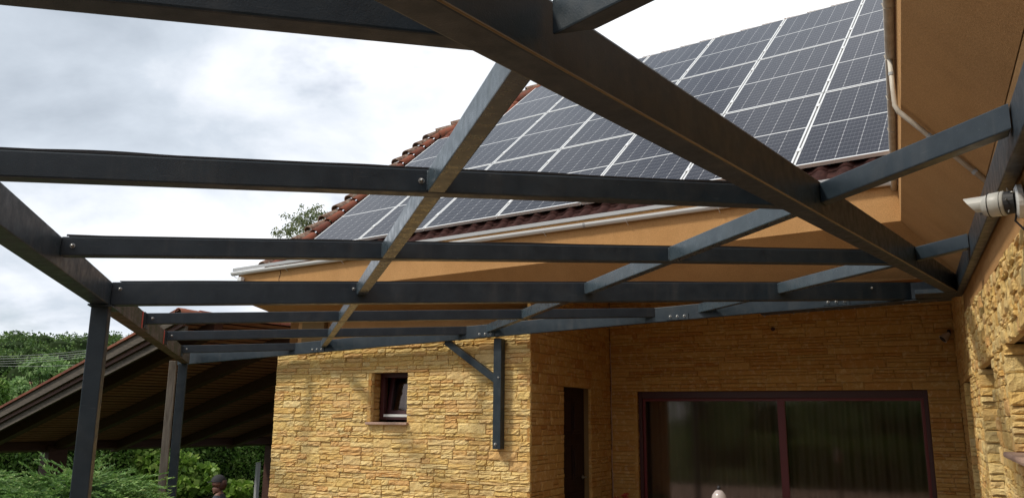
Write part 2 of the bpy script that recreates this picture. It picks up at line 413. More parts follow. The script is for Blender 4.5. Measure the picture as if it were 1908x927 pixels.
# hip beam M: right face line (k along), from behind the camera to the inner corner of the house
MD = Vector((.5934, .8049)); MP = Vector((-4.008, 1.486)); MN = Vector((.8049, -.5934))*.09
def mr(k): q = MP+MD*k; return (q.x, q.y)
def ml(k): q = MP+MD*k+MN; return (q.x, q.y)
def m_right_t(s): return MP.y + (s-MP.x)*MD.y/MD.x
def m_left_t(s): return MP.y+MN.y + (s-MP.x-MN.x)*MD.y/MD.x
def m_left_s(t): return MP.x+MN.x + (t-MP.y-MN.y)*MD.x/MD.y
def m_right_s(t): return MP.x + (t-MP.y)*MD.x/MD.y
beam('hip_beam', ml(-3.2), ml(6.30), mr(-3.2), mr(6.22), 0, TOP+.009, M_STEEL, .007)
mb = MB(); mb.tube([G(*mr(-3.1), .003), G(*mr(1.5), .003), G(*mr(6.1), .003)], .0035, 6); mb.build('edge_highlight', M_EDGE_HIGHLIGHT, perg)  # thin tube added as a painted bevel highlight along the lower edge
# edge beam over the posts: steel up to the first post, old timber beyond it
def edge_t(s): return -.012-.017*s
def eb(name, s0, s1, m, z0=0, z1=TOP, w=.048):
    return beam(name, (s0, edge_t(s0)-w), (s1, edge_t(s1)-w), (s0, edge_t(s0)+w), (s1, edge_t(s1)+w), z0, z1, m)
eb('edge_beam', -6, .16, M_STEEL)
eb('timber_beam', .165, 6.12, M_OLDBEAM, 0, TOP-.004, .046)
for s in (1.72, 3.26, 4.98):
    beam('joint_plate', (s-.14, edge_t(s)+.0465), (s+.02, edge_t(s)+.0465), (s-.14, edge_t(s)+.056), (s+.02, edge_t(s)+.056), .02, TOP-.002, M_STEEL, .001)
for s in (1.50, 3.03):
    beam('paint_stripe', (s-.02, edge_t(s)+.0465), (s+.03, edge_t(s)+.0465), (s-.02, edge_t(s)+.0485), (s+.03, edge_t(s)+.0485), .006, TOP-.006, M_RED, 0)
# rafters
LEDV = 7.76
def led_t(s):  # where the rafter meets the ledger face
    a, b = 0, 14
    for _ in range(50):
        m_ = (a+b)/2
        if G(s, m_).dot(HY) < LEDV: a = m_
        else: b = m_
    return a
def led_s(t):
    a, b = -6, 9
    for _ in range(50):
        m_ = (a+b)/2
        if G(m_, t).dot(HY) < LEDV: a = m_
        else: b = m_
    return a
def w_s(t):   # where a purlin meets the wall plate face (u = .33)
    a, b = -8, 6
    for _ in range(50):
        m_ = (a+b)/2
        if G(m_, t).dot(HX) > .325: a = m_
        else: b = m_
    return a
RAF = [(-3.905, -3.84, LOW), (-2.65, -2.584, LOW), (-1.322, -1.252, LOW), (.045, .13, 0), (1.672, 1.742, LOW), (3.20, 3.27, LOW), (4.93, 5.0, LOW)]
for s0, s1, z in RAF:
    t0 = [edge_t(s0)+.05]*2
    if s0 < .1: e0, e1 = m_left_t(s0), m_left_t(s1)
    else: e0, e1 = led_t(s0), led_t(s1)
    e0 = min(e0, led_t(s0)); e1 = min(e1, led_t(s1))
    beam('rafter', (s0, t0[0]), (s0, e0), (s1, t0[0]), (s1, e1), z, TOP-.001, M_STEEL, .006)
# black sealing strip lying on the rafters, slightly wavy
for s0, s1, z in RAF[1:4]:
    mb = MB(); n = 60; e0 = m_left_t(s0)-.02
    for i in range(n+1):
        t = .08+(e0-.08)*i/n; h = .003+.005*max(0, math.sin(i*.42+s0*3))*abs(math.sin(i*.13+s0))
        mb.v += [tuple(G(s0+.004, t, TOP+.0005)), tuple(G(s1-.004, t, TOP+.0005)), tuple(G(s0+.004, t, TOP+.004+h)), tuple(G(s1-.004, t, TOP+.004+h*.6))]
    for i in range(n):
        a = i*4; mb.f += [(a, a+4, a+6, a+2), (a+2, a+6, a+7, a+3), (a+1, a+3, a+7, a+5)]
    mb.build('sealing_strip', M_RUBBER, perg)
# purlins, cut between the rafters
for t0, t1 in ((1.549, 1.614), (3.236, 3.302), (4.952, 5.022)):
    tm = (t0+t1)/2
    smax = led_s(tm)-.004; smin = w_s(tm)+.004
    ms0, ms1 = m_right_s(tm), m_left_s(tm)
    cuts = [(s0, s1) for s0, s1, z in RAF if s0 > ms1-.05 and m_left_t(s0) > tm and s1 < led_s(t1)-.05]
    # left of the hip beam
    cur = None; segs = []
    start = m_left_s(t0), m_left_s(t1)
    prev = start
    for s0, s1 in cuts:
        if s0 > max(prev) + .05:
            segs.append((prev, (s0, s0)))
        prev = (s1, s1)
    segs.append((prev, (led_s(t0)-.004, led_s(t1)-.004)))
    for (pa, pb), (qa, qb) in segs:
        beam('purlin', (pa+.0015, t0), (qa-.0015, t0), (pb+.0015, t1), (qb-.0015, t1), LOW+.0008, TOP-.002, M_ZINC, .005)
    if t0 < 2:      # the nearest one turns at the hip beam, square to the wall plate
        q0, q1, dd = (-3.952, 1.585), (-3.998, 1.668), (-.90, .445)
        ends = []
        for q in (q0, q1):
            k_ = 0
            while G(q[0]+dd[0]*k_, q[1]+dd[1]*k_).dot(HX) < .323 and k_ < 3: k_ += .002
            ends.append((q[0]+dd[0]*k_, q[1]+dd[1]*k_))
        beam('purlin', q0, ends[0], q1, ends[1], LOW+.0008, TOP-.002, M_STEEL, .005)
    else:
        beam('purlin', (w_s(t0)+.003, t0), (m_right_s(t0)-.002, t0), (w_s(t1)+.003, t1), (m_right_s(t1)-.002, t1), LOW+.0008, TOP-.002, M_STEEL, .005)
def weld(pt0, pt1):
    mb = MB(); n = 14; pts = [pt0+(pt1-pt0)*(i/n) for i in range(n+1)]
    mb.tube(pts, [.0024+.0016*(i % 2) for i in range(n+1)], 6); return mb.build('weld_bead', M_ZINC, perg, smooth=True)
for t0, t1 in ((1.549, 1.614), (3.236, 3.302), (4.952, 5.022)):
    for s0, s1, z in RAF[1:]:
        if m_left_t(s0) > t1+.1 and s1 < led_s(t1)-.05:
            weld(G(s0-.002, t0-.001, LOW+.006), G(s0-.002, t0-.001, TOP-.008)); weld(G(s1+.002, t0-.001, LOW+.006), G(s1+.002, t0-.001, TOP-.008))
    if t0 > 2: weld(G(m_right_s(t1), t0-.001, LOW+.004), G(m_right_s(t1), t0-.001, TOP-.006))
# ledger along the house
a = st(H(-8.95, LEDV, 0)); b = st(H(.30, LEDV, 0)); a2 = st(H(-8.95, LEDV+.06, 0)); b2 = st(H(.30, LEDV+.06, 0))
beam('ledger', a, b, a2, b2, 0, TOP-.0005, M_STEEL, .006)
# wall plate along the right wall
a = st(H(.328, -2, 0)); b = st(H(.328, 7.90, 0)); a2 = st(H(.382, -2, 0)); b2 = st(H(.382, 7.90, 0))
beam('wall_plate', a, b, a2, b2, 0, TOP+.0005, M_STEEL, .005)
# corner node plates
mb = MB(); mb.hbox(.02, .32, 7.40, 7.755, 2.765, 2.80); mb.build('corner_plate', M_STEEL, perg, bevel=.003)
# posts
def post(name, s0, s1, t0, t1, z1, m, z0=-.02):
    mb = MB(); q = [G2(s0, t0), G2(s1, t0), G2(s1, t1), G2(s0, t1)]
    mb.hexa([v+Z*z0 for v in q], [v+Z*z1 for v in q]); return mb.build(name, m, perg, bevel=.006)
post('post', 0, .098, -.056, .042, 2.40, M_STEEL)
post('post', 6.0, 6.10, -.19, -.085, 2.39, M_STEEL, -.82)
post('timber_post', 5.35, 5.44, -.225, -.14, 2.385, M_OLDWOOD, -.82)
mb = MB(); q = [G2(-.03, -.07), G2(.27, -.07), G2(.27, .06), G2(-.03, .06)]; mb.hexa([v+Z*2.388 for v in q], [v+Z*2.398 for v in q]); mb.build('head_plate', M_STEEL, perg)
# wall bracket: upright on the stone and a diagonal strut up to the ledger
mb = MB(); mb.hbox(-4.16, -4.065, 7.84, 7.935, 1.405, 2.585); mb.build('bracket_post', M_STEEL, perg, bevel=.006)
p0 = H(-4.13, 7.885, 2.13); p1 = H(-4.74, 7.83, 2.56); d = (p1-p0).normalized(); n_ = d.cross(HY).normalized(); o_ = d.cross(n_)
mb = MB(); mb.box((p0+p1)/2, d, n_, o_, (p1-p0).length/2+.02, .036, .036); mb.build('strut', M_STEEL, perg, bevel=.004)
bolt(H(-4.125, 7.84, 1.455), -HY, .013)
bolt(H(-4.095, 7.84, 2.16), -HY, .008)
# bolts at the joints
for s0, s1, z in RAF[2:]:
    bolt(G(s0, edge_t(s0)+.10, TOP-.045), -PD, .008)
for s0 in (-2.65, .045):
    bolt(G(s0, 1.525, TOP-.047), -PD, .008)
for tt in (3.21, 4.93, 5.9): bolt(G(.045, tt+.045 if tt < 5.5 else tt, TOP-.045), -PD, .008)
for uu in (-6.55, -4.22, -2.08, -.62):
    zz = G(*st(H(uu, LEDV, 0))).z+.035
    mb = MB(); mb.hbox(uu-.11, uu+.11, LEDV-.008, LEDV-.001, zz-.028, zz+.032); mb.build('joint_plate', M_STEEL, perg)
    for k in (-.07, 0, .07): bolt(H(uu+k, LEDV-.008, zz+.004), -HY, .0095)
for i in range(12):   # screws along the flashing near the corner
    u_ = -1.25+i*.13; bolt(H(u_, 7.75, 2.688+.016*i*.35), Vector((0, 0, -1)) - HY, .006, washer=False)
fl = MB(); fl.hexa([H(-1.3, 7.70, 2.71), H(.30, 7.70, 2.765), H(.30, 7.93, 2.765), H(-1.3, 7.93, 2.71)], [H(-1.3, 7.70, 2.716), H(.30, 7.70, 2.771), H(.30, 7.93, 2.771), H(-1.3, 7.93, 2.716)])
fl.build('flashing_strip', M_STEEL, perg)

# ------------------------------------------------------------------ house
house = thing('stone_house', H(-2, 9.5, 0), 'house clad in yellow split stone below, with ochre stucco overhanging eaves and a tiled roof', 'house')
WV, OCU, FV, WU = 7.95, -3.763, 10.486, .386      # window wall, outer corner, recessed wall, right wall
def stone_top(v): return 2.315+.0412*v
core = MB()
wl = -7.36
T_ = 2.68    # top of the stone on the wing, behind the ledger
# window wing with a window hole (-5.845..-5.35, 1.67..2.245)
core.hbox(wl+.03, -5.90, WV+.04, WV+.4, -.85, 2.50)
core.hbox(-5.30, OCU-.04, WV+.04, WV+.4, -.85, 2.60)
core.hbox(-5.90, -5.30, WV+.04, WV+.4, -.85, 1.66)
core.hbox(-5.90, -5.30, WV+.04, WV+.4, 2.25, 2.50)
core.hbox(wl+.03, OCU-.04, WV+.52, WV+.7, 2.3, 3.35)
core.hbox(wl+.03, wl+.4, WV+.4, 14, -.85, 3.30)
core.build('wing_wall', M_MORTAR, house)
ret = MB()
ret.hbox(OCU-.30, OCU-.04, WV+.4, 8.86, -.1, 3.36); ret.hbox(OCU-.30, OCU-.04, 9.77, FV+.3, -.1, 3.36); ret.hbox(OCU-.30, OCU-.04, 8.86, 9.77, 2.105, 3.36)
ret.build('porch_side_wall', M_MORTAR, house)
fw = MB()
fw.hbox(OCU-.04, -3.40, FV+.04, FV+.34, -.1, 3.36); fw.hbox(.065, WU+.4, FV+.04, FV+.34, -.1, 3.36); fw.hbox(-3.40, .065, FV+.04, FV+.34, 2.085, 3.36)
fw.build('porch_back_wall', M_MORTAR, house)
# right wall with three deep niches
NI = [(8.26, 9.19, 0, 2.105), (5.62, 6.77, 0, 2.112), (3.55, 4.67, 1.60, 2.115)]
rw = MB()
vs = [FV+.34, 9.19, 8.26, 6.77, 5.62, 4.67, 3.55, -3]
for a, b in ((vs[0], vs[1]), (vs[2], vs[3]), (vs[4], vs[5]), (vs[6], vs[7])): rw.hbox(WU+.04, WU+.5, b, a, -.1, 3.36)
for v0, v1, z0, z1 in NI:
    rw.hbox(WU+.04, WU+.5, v0, v1, z1+.01, 3.36)
    if z0 > 0: rw.hbox(WU+.04, WU+.5, v0, v1, -.1, z0-.01)
rw.build('right_wall', M_MORTAR, house)
for v0, v1, z0, z1 in NI:
    f = MB(); x0, x1 = WU+.38, WU+.44
    f.hbox(x0, x1, v0, v0+.06, z0, z1); f.hbox(x0, x1, v1-.06, v1, z0, z1); f.hbox(x0, x1, v0+.06, v1-.06, z1-.06, z1); f.hbox(x0, x1, v0+.06, v1-.06, z0, z0+.06)
    fo = f.build('window_frame', M_FRAMED, house, bevel=.004)
    g = MB(); g.hbox(x0+.025, x0+.031, v0+.055, v1-.055, z0+.055, z1-.055); g.build('pane', M_GLASS, fo)
sl = MB(); sl.hbox(WU-.055, WU+.38, 3.52, 4.72, 1.572, 1.60); sl.build('window_sill', M_SILL, house, bevel=.012)

# ---- stones
def stone_variants(rough, n=10, nx=5, nz=3):
    out = []
    for q in range(n):
        r = random.Random(100+q+int(rough*1000))
        xs = [-.5, -.44]+[-.44+.88*(i+1)/(nx-1) for i in range(nx-2)]+[.44, .5]
        zs = [-.5, -.36]+([0] if nz > 2 else [])+[.36, .5]
        V = []; F = []
        tx, tz = r.uniform(-.3, .3), r.uniform(-.25, .35)
        for j, z in enumerate(zs):
            for i, x in enumerate(xs):
                edge = i in (0, len(xs)-1) or j in (0, len(zs)-1)
                y = -1 + rough*(r.uniform(-.25, .55) + tx*x + tz*z)
                if edge: y = -.86+rough*(r.uniform(-.1, .45) + tx*x+tz*z)
                V.append((x+ (0 if edge else r.uniform(-.04, .04)), y, z+(0 if j in (0, len(zs)-1) else r.uniform(-.08, .08))))
        nxx, nzz = len(xs), len(zs)
        for j in range(nzz-1):
            for i in range(nxx-1): F.append((j*nxx+i, j*nxx+i+1, (j+1)*nxx+i+1, (j+1)*nxx+i))
        o = len(V); V += [(-.5, 0, -.5), (.5, 0, -.5), (.5, 0, .5), (-.5, 0, .5)]
        bl, br, tl, tr = 0, nxx-1, (nzz-1)*nxx, nzz*nxx-1
        F.append(tuple([o, o+1]+list(range(br, bl-1, -1))))
        F.append(tuple([o+2, o+3]+list(range(tl, tr+1))))
        F.append(tuple([o+1, o+2]+[j*nxx+nxx-1 for j in range(nzz-1, -1, -1)]))
        F.append(tuple([o+3, o]+[j*nxx for j in range(nzz)]))
        out.append((V, F))
    return out
VAR_R = stone_variants(.36); VAR_F = stone_variants(.18); VAR_M = stone_variants(.24)
VARS = {'r': VAR_R, 'f': VAR_F, 'm': VAR_M}
MESH = {}
def varmesh(kind, i, m):
    if (kind, i) not in MESH:
        V, F = VARS[kind][i]
        me = bpy.data.meshes.new('stone'); me.from_pydata(V, [], F); me.materials.append(m); MESH[(kind, i)] = me
    return MESH[(kind, i)]
def layout(u0, u1, z0, z1, holes=(), hmin=.09, hmax=.17, lmin=.16, lmax=.42, r=rng, strip=.6, snap=()):
    """irregular coursed blocks: list of (u0,u1,z0,z1)"""
    out = []
    zl = sorted(set([z0, z1]+[h[2] for h in holes if z0 < h[2] < z1]+[h[3] for h in holes if z0 < h[3] < z1]))
    bands = []
    for a, b in zip(zl[:-1], zl[1:]):
        z = a
        while b-z > hmax*1.25:
            h = r.uniform(hmin, hmax); bands.append((z, z+h)); z += h
        bands.append((z, b))
    for a, b in bands:
        ints = [(u0, u1)]
        for h in holes:
            if h[2] < (a+b)/2 < h[3]:
                ni = []
                for p, q in ints:
                    if h[0] > p: ni.append((p, min(q, h[0])))
                    if h[1] < q: ni.append((max(p, h[1]), q))
                ints = [x for x in ni if x[1]-x[0] > .01]
        for p, q in ints:
            u = p
            while q-u > .001:
                l = r.uniform(lmin, lmax)
                if q-u-l < lmin*.6: l = q-u
                k = r.random(); hh = b-a
                if k > strip or hh < .05:
                    if hh > .11 or r.random() < .3:
                        sub = [(u, u+l, a, b)]
                    else: sub = [(u, u+l, a, b)]
                else:
                    n = 2 if hh < .13 or r.random() < .5 else 3
                    cuts = sorted([a+hh*(i+r.uniform(-.18, .18))/n for i in range(1, n)])
                    zs = [a]+cuts+[b]; sub = []
                    for c_, d_ in zip(zs[:-1], zs[1:]):
                        if l > .2 and r.random() < .45:
                            s_ = u+l*r.uniform(.3, .7); sub += [(u, s_, c_, d_), (s_, u+l, c_, d_)]
                        else: sub.append((u, u+l, c_, d_))
                out += sub; u += l
    return out
STONES = []      # (center world, rz, sx, depth, sz, kind, material key, weight, wall)
def visible_px(p):
    d = p-Vector((0, 0, EYE)); fy = d.dot(fwd)
    if fy < .3: return None
    x, y = 954+1500*d.dot(right)/fy, 463.5-1500*d.dot(up)/fy
    return (x, y, fy) if -20 < x < 1930 and 380 < y < 940 else None
def place(rects, pt, rz, kind, m, dmin, dmax, ax, gap=.003, wall='', foreshort=1.0, keep=None):
    for a, b, c_, d_ in rects:
        if b-a < .015 or d_-c_ < .012: continue
        ctr = pt((a+b)/2, (c_+d_)/2)
        if keep and not keep(a, b, c_, d_): continue
        dep = rng.uniform(dmin, dmax)
        v = visible_px(ctr); wgt = 0 if v is None else (b-a)*(d_-c_)/v[2]**2*foreshort
        STONES.append((ctr, rz, b-a-gap, dep, d_-c_-gap, kind, m, wgt, wall, rng.randrange(10)))
RZ0 = -R(26.7)        # local x along HX, outward normal -HY
rr = random.Random(5)
hole = [(-5.845, -5.35, 1.672, 2.243)]
def wing_top(u): return 2.535+(u-wl)*.041
_wl = []
for a_, b_, c_, d_ in layout(wl, OCU, .4, T_+.05, hole, r=rr, hmin=.06, hmax=.115, lmin=.13, lmax=.36, strip=.80):
    tt_ = wing_top((a_+b_)/2)
    if c_ < tt_-.02: _wl.append((a_, b_, c_, min(d_, tt_)))
place(_wl, lambda u, z: H(u, WV+.04, z), RZ0, 'r', M_STONE, .034, .052, None, wall='wing')
# return wall: faces +u
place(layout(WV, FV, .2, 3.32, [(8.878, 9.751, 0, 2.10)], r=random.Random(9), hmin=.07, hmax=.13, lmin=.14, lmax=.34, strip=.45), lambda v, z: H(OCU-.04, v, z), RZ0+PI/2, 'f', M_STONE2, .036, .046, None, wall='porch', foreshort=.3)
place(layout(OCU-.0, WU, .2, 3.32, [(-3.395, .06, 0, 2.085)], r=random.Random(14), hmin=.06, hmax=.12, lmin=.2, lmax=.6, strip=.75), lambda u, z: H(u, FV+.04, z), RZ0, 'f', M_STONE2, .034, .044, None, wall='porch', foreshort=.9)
# right wall faces -u ; coordinate runs along v ; rows follow the sloping top course by trimming
def rkeep(a, b, c_, d_): return True
rl = layout(1.8, FV, .3, 3.32, [(n[0], n[1], n[2], n[3]) for n in NI], r=random.Random(21), hmin=.05, hmax=.09, lmin=.08, lmax=.22, strip=.25)
rl2 = []
for a, b, c_, d_ in rl:
    top = stone_top((a+b)/2)
    if (a+b)/2 > 7.9: top = 3.32
    if c_ > top-.02: continue
    rl2.append((a, b, c_, min(d_, top)))
place([x for x in rl2 if x[0] < 7.95], lambda v, z: H(WU+.04, v, z), RZ0-PI/2, 'm', M_STONE, .032, .052, None, wall='right', foreshort=.35)
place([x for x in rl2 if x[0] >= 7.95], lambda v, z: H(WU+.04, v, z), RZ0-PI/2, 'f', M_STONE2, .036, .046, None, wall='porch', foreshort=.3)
# reveals
place(layout(WV-.012, WV+.175, 1.672, 2.243, r=random.Random(31), lmin=.19, lmax=.2, strip=.2, hmin=.07, hmax=.12), lambda v, z: H(-5.90, v, z), RZ0+PI/2, 'f', M_STONE2, .048, .056, None, wall='wing', foreshort=.5)
for k, (v0, v1, z0, z1) in enumerate(NI):   # far jamb, faces the camera (-v)
    place(layout(WU-.01, WU+.39, max(z0, .3), z1, r=random.Random(40+k), lmin=.19, lmax=.38, strip=.35, hmin=.06, hmax=.10), lambda u, z, v1=v1: H(u, v1-.002, z), RZ0, 'r', M_STONE, .03, .05, None, wall='right', foreshort=.8)
place(layout(FV-.005, FV+.10, .3, 2.085, r=random.Random(50), lmin=.11, lmax=.12, strip=.1, hmin=.08, hmax=.14), lambda v, z: H(-3.44, v, z), RZ0+PI/2, 'f', M_STONE2, .040, .046, None, wall='porch', foreshort=.5)
STONES.sort(key=lambda s: -s[7])
hl = house.location
for s in STONES[:300]:
    o = bpy.data.objects.new('stone', varmesh(s[5], s[9], s[6])); col.objects.link(o); o.parent = house
    o.location = s[0]-hl; o.rotation_euler.z = s[1]; o.scale = (s[2], s[3], s[4])
rest = {}
for s in STONES[300:]: rest.setdefault(s[8], []).append(s)
first = True
allmb = {}
for s in STONES[300:]:
    key = s[6].name
    mb = allmb.setdefault(key, (MB(), s[6]))[0]
    V, F = VARS[s[5]][s[9]]
    c_, s_ = math.cos(s[1]), math.sin(s[1])
    vs = []
    for x, y, z in V:
        x *= s[2]; y *= s[3]; z *= s[4]
        vs.append((s[0].x + x*c_-y*s_, s[0].y+x*s_+y*c_, s[0].z+z))
    mb.add(vs, F)
for key, (mb, m) in allmb.items(): tag(mb.build('stone_facing', m, house), kind='stuff')
# white joint line in the inner corner
mb = MB(); pts = [H(OCU+.012+.004*math.sin(z*9), FV-.008, z) for z in np.linspace(.3, 2.75, 40)]; mb.tube(pts, [.0045+.002*rng.random() for _ in pts], 6); mb.build('sealant_bead', M_SILL, house, smooth=True)

# ---- small tilting window
fr = MB(); y0, y1 = WV+.17, WV+.225
u0, u1, z0, z1 = -5.845, -5.335, 1.70, 2.25
fr.hbox(u0, u0+.055, y0, y1, z0, z1); fr.hbox(u1-.055, u1, y0, y1, z0, z1); fr.hbox(u0+.055, u1-.055, y0, y1, z1-.055, z1); fr.hbox(u0+.055, u1-.055, y0, y1, z0, z0+.03)
fro = fr.build('window_frame', M_FRAMED, house, bevel=.004)
sa = MB(); bz = z0+.055; an = R(9)
def SP_(u, h, dd=0): return H(u, y1+.02+math.sin(an)*h+dd*math.cos(an), bz+math.cos(an)*h-dd*math.sin(an))
def sbar(mb, ua, ub, ha, hb): mb.hexa([SP_(ua, ha), SP_(ub, ha), SP_(ub, hb), SP_(ua, hb)], [SP_(ua, ha, .05), SP_(ub, ha, .05), SP_(ub, hb, .05), SP_(ua, hb, .05)])
sbar(sa, u0+.04, u0+.095, 0, .5); sbar(sa, u1-.095, u1-.04, 0, .5); sbar(sa, u0+.095, u1-.095, 0, .055); sbar(sa, u0+.095, u1-.095, .445, .5)
sash = sa.build('window_sash', M_FRAMED, house, bevel=.003)
pa = MB(); sbar(pa, u0+.09, u1-.09, .05, .45); pa.v = [v for v in pa.v]; pa = MB(); pa.add([SP_(u0+.09, .05, .02), SP_(u1-.09, .05, .02), SP_(u1-.09, .45, .02), SP_(u0+.09, .45, .02)], [(0, 1, 2, 3)])
pa.build('pane', M_GLASS, sash)
mb = MB(); mb.hbox(u0+.06, u1-.06, y0-.01, y1+.01, z0+.031, z0+.062); mb.build('sill_rail', M_WHITE, house, bevel=.003)
mb = MB(); mb.hbox(-5.90, -5.315, WV-.045, WV+.17, 1.642, 1.671); mb.build('window_sill', M_SILL, house, bevel=.006)
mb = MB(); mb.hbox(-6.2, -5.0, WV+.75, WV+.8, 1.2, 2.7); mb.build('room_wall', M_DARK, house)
mb = MB(); mb.hbox(u0+.1, u1-.1, y1+.32, y1+.33, z0+.05, z1-.04); mb.build('net_curtain', M_WHITE, house)

# ---- panelled door in the porch side wall
dr = MB(); x = OCU-.10
dr.hbox(x-.045, x, 8.88, 9.75, 0, 2.10); do = dr.build('door', M_DOOR, house, bevel=.003)
for (a, b, c_, d_) in ((8.99, 9.28, 1.55, 1.98), (9.34, 9.62, 1.55, 1.98), (8.99, 9.28, 1.0, 1.42), (9.34, 9.62, 1.0, 1.42), (8.99, 9.62, .2, .86)):
    p = MB(); p.hbox(x+.001, x+.014, a, b, c_, d_); p.hbox(x+.0145, x+.026, a+.04, b-.04, c_+.04, d_-.04); p.build('door_panel', M_DOOR, do, bevel=.004)
hd = MB(); hd.tube([H(x+.001, 9.68, 1.02), H(x+.05, 9.68, 1.02), H(x+.055, 9.58, 1.02)], .009, 8); hd.tube([H(x+.001, 9.68, 1.02), H(x+.008, 9.68, 1.02)], .028, 12); hd.build('handle', M_BOLT, do, smooth=True)
# ---- sliding glass doors
sd_ = MB(); y = FV+.06
A0, A1 = -3.395, .06
sd_.hbox(A0, A0+.045, y, y+.09, 0, 2.085); sd_.hbox(A1-.045, A1, y, y+.09, 0, 2.085); sd_.hbox(A0+.045, A1-.045, y, y+.09, 1.995, 2.085); sd_.hbox(A0+.045, A1-.045, y, y+.09, 0, .06)
sdo = sd_.build('sliding_door', M_FRAMED, house, bevel=.005)
mid = -1.565
for a, b, yy in ((A0+.045, mid+.05, y+.045), (mid-.05, A1-.045, y+.012)):
    s_ = MB(); wa_, wb_ = (.035, .09) if a < mid-.2 else (.09, .035); s_.hbox(a, a+wa_, yy, yy+.03, .06, 1.995); s_.hbox(b-wb_, b, yy, yy+.03, .06, 1.995); s_.hbox(a+wa_, b-wb_, yy, yy+.03, 1.96, 1.995); s_.hbox(a+wa_, b-wb_, yy, yy+.03, .06, .15)
    s_.build('door_sash', M_FRAME, sdo, bevel=.004)
    g_ = MB(); g_.hbox(a+.03, b-.03, yy+.012, yy+.018, .145, 1.965); g_.build('pane', M_GLASS, sdo)
cu = MB(); n = 240
for i in range(n+1):
    u_ = A0-.1+(A1-A0+.2)*i/n; d_ = .035*math.sin(i*.75)+.02*math.sin(i*.31+1)
    cu.v += [tuple(H(u_, FV+.25+d_, .02)), tuple(H(u_, FV+.25+d_*.8, 2.08))]
for i in range(n): cu.f.append((2*i, 2*i+2, 2*i+3, 2*i+1))
cu.build('curtain', M_CURTAIN, house, smooth=True)
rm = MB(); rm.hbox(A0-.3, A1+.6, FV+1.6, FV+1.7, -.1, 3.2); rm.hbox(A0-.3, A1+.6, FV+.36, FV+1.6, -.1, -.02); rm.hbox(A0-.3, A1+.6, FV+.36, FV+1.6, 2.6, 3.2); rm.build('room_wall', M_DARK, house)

# ---- stucco overhangs
E0 = Vector((3.285, 6.614, 3.392)); AU = -60.5
UL = azv(AU); UIN = azv(AU+90)       # leftwards along the eave, and into the house
TL = -.0206                          # fall of the eave line per metre
def EA(d, z=0.0, o=0.0): return E0 + UL*d + UIN*o + Z*(TL*d+z)
BR = azv(25.4)
def EB(t, z=0.0, o=0.0): return E0 - BR*t + Z*z + HX*o
LEN = 7.93
st_ = MB()   # fascia wall of the long side
st_.hexa([EA(-.6), EA(LEN), EA(LEN, 0, .30), EA(-.6, 0, .30)], [EA(-.6, .47), EA(LEN, .36), EA(LEN, .36, .30), EA(-.6, .47, .30)])
st_.build('stucco_wall', M_STUCCO, house)
g = MB(); g.add([EA(-.0, -.0005), EA(LEN, -.0005), H(wl-.2, WV+.50, 2.98), H(OCU, WV+.50, 2.98), H(OCU+.3, WV-.0, 2.97), H(WU+.02, WV-.04, 2.97)], [(0, 1, 2, 3, 4, 5)])
g.add([EA(0, .03), EA(LEN, .03), H(wl-.2, WV+.60, 3.03), H(WU+.02, WV+.05, 3.03)], [(3, 2, 1, 0)])
g.build('eave_soffit', M_STUCCO, house)
g = MB(); g.hexa([EB(0, 0, .003), EB(11, 0, .003), EB(11, 0, .12), EB(0, 0, .12)], [EB(0, .30, .003), EB(11, .30, .003), EB(11, .30, .12), EB(0, .30, .12)]); g.build('stucco_wall', M_STUCCO, house)
g = MB(); q = 2.97; ns = 44
def soff(t, k, top=0.0):
    a = EB(t, -.0005+top*.6, .003+top); b = H(WU+.002+top, WV-.04-(WV+4)*t/11, q+top)
    return a+(b-a)*k
for t_i in range(ns):
    for k_i in range(4):
        t0_, t1_ = 11*t_i/ns, 11*(t_i+1)/ns; k0_, k1_ = k_i/4, (k_i+1)/4
        g.add([soff(t0_, k0_), soff(t1_, k0_), soff(t1_, k1_), soff(t0_, k1_)], [(3, 2, 1, 0)])
g.build('eave_soffit', M_STUCCO, house, smooth=True)
g = MB(); g.add([soff(0, 0, .05), soff(11, 0, .05), soff(11, 1, .05), soff(0, 1, .05)], [(0, 1, 2, 3)]); g.build('eave_boarding', M_DARKWOOD, house)
# stucco bands above the stone
g = MB(); g.hexa([H(WU+.006, -3, stone_top(-3)), H(WU+.006, 7.95, stone_top(7.95)), H(WU+.04, 7.95, stone_top(7.95)), H(WU+.04, -3, stone_top(-3))], [H(WU+.006, -3, 3.0), H(WU+.006, 7.95, 3.0), H(WU+.04, 7.95, 3.0), H(WU+.04, -3, 3.0)]); g.build('stucco_band', M_STUCCO, house)
g = MB(); g.hbox(wl-.1, OCU-.045, WV+.48, WV+.52, 2.3, 3.3); g.build('stucco_band', M_STUCCO, house)
g = MB(); g.hbox(OCU-.04, WU+.06, WV+.02, FV+.1, 3.32, 3.40); g.build('porch_ceiling', M_STUCCO, house)
# left gable end and upper body of the house

# crack line on the stucco near the left end
g = MB(); pts = [EA(7.18+.012*math.sin(i*.9), .01+.30*i/14, -.001) for i in range(15)]; g.tube(pts, .004, 5); g.build('cable', M_DARKWOOD, house)
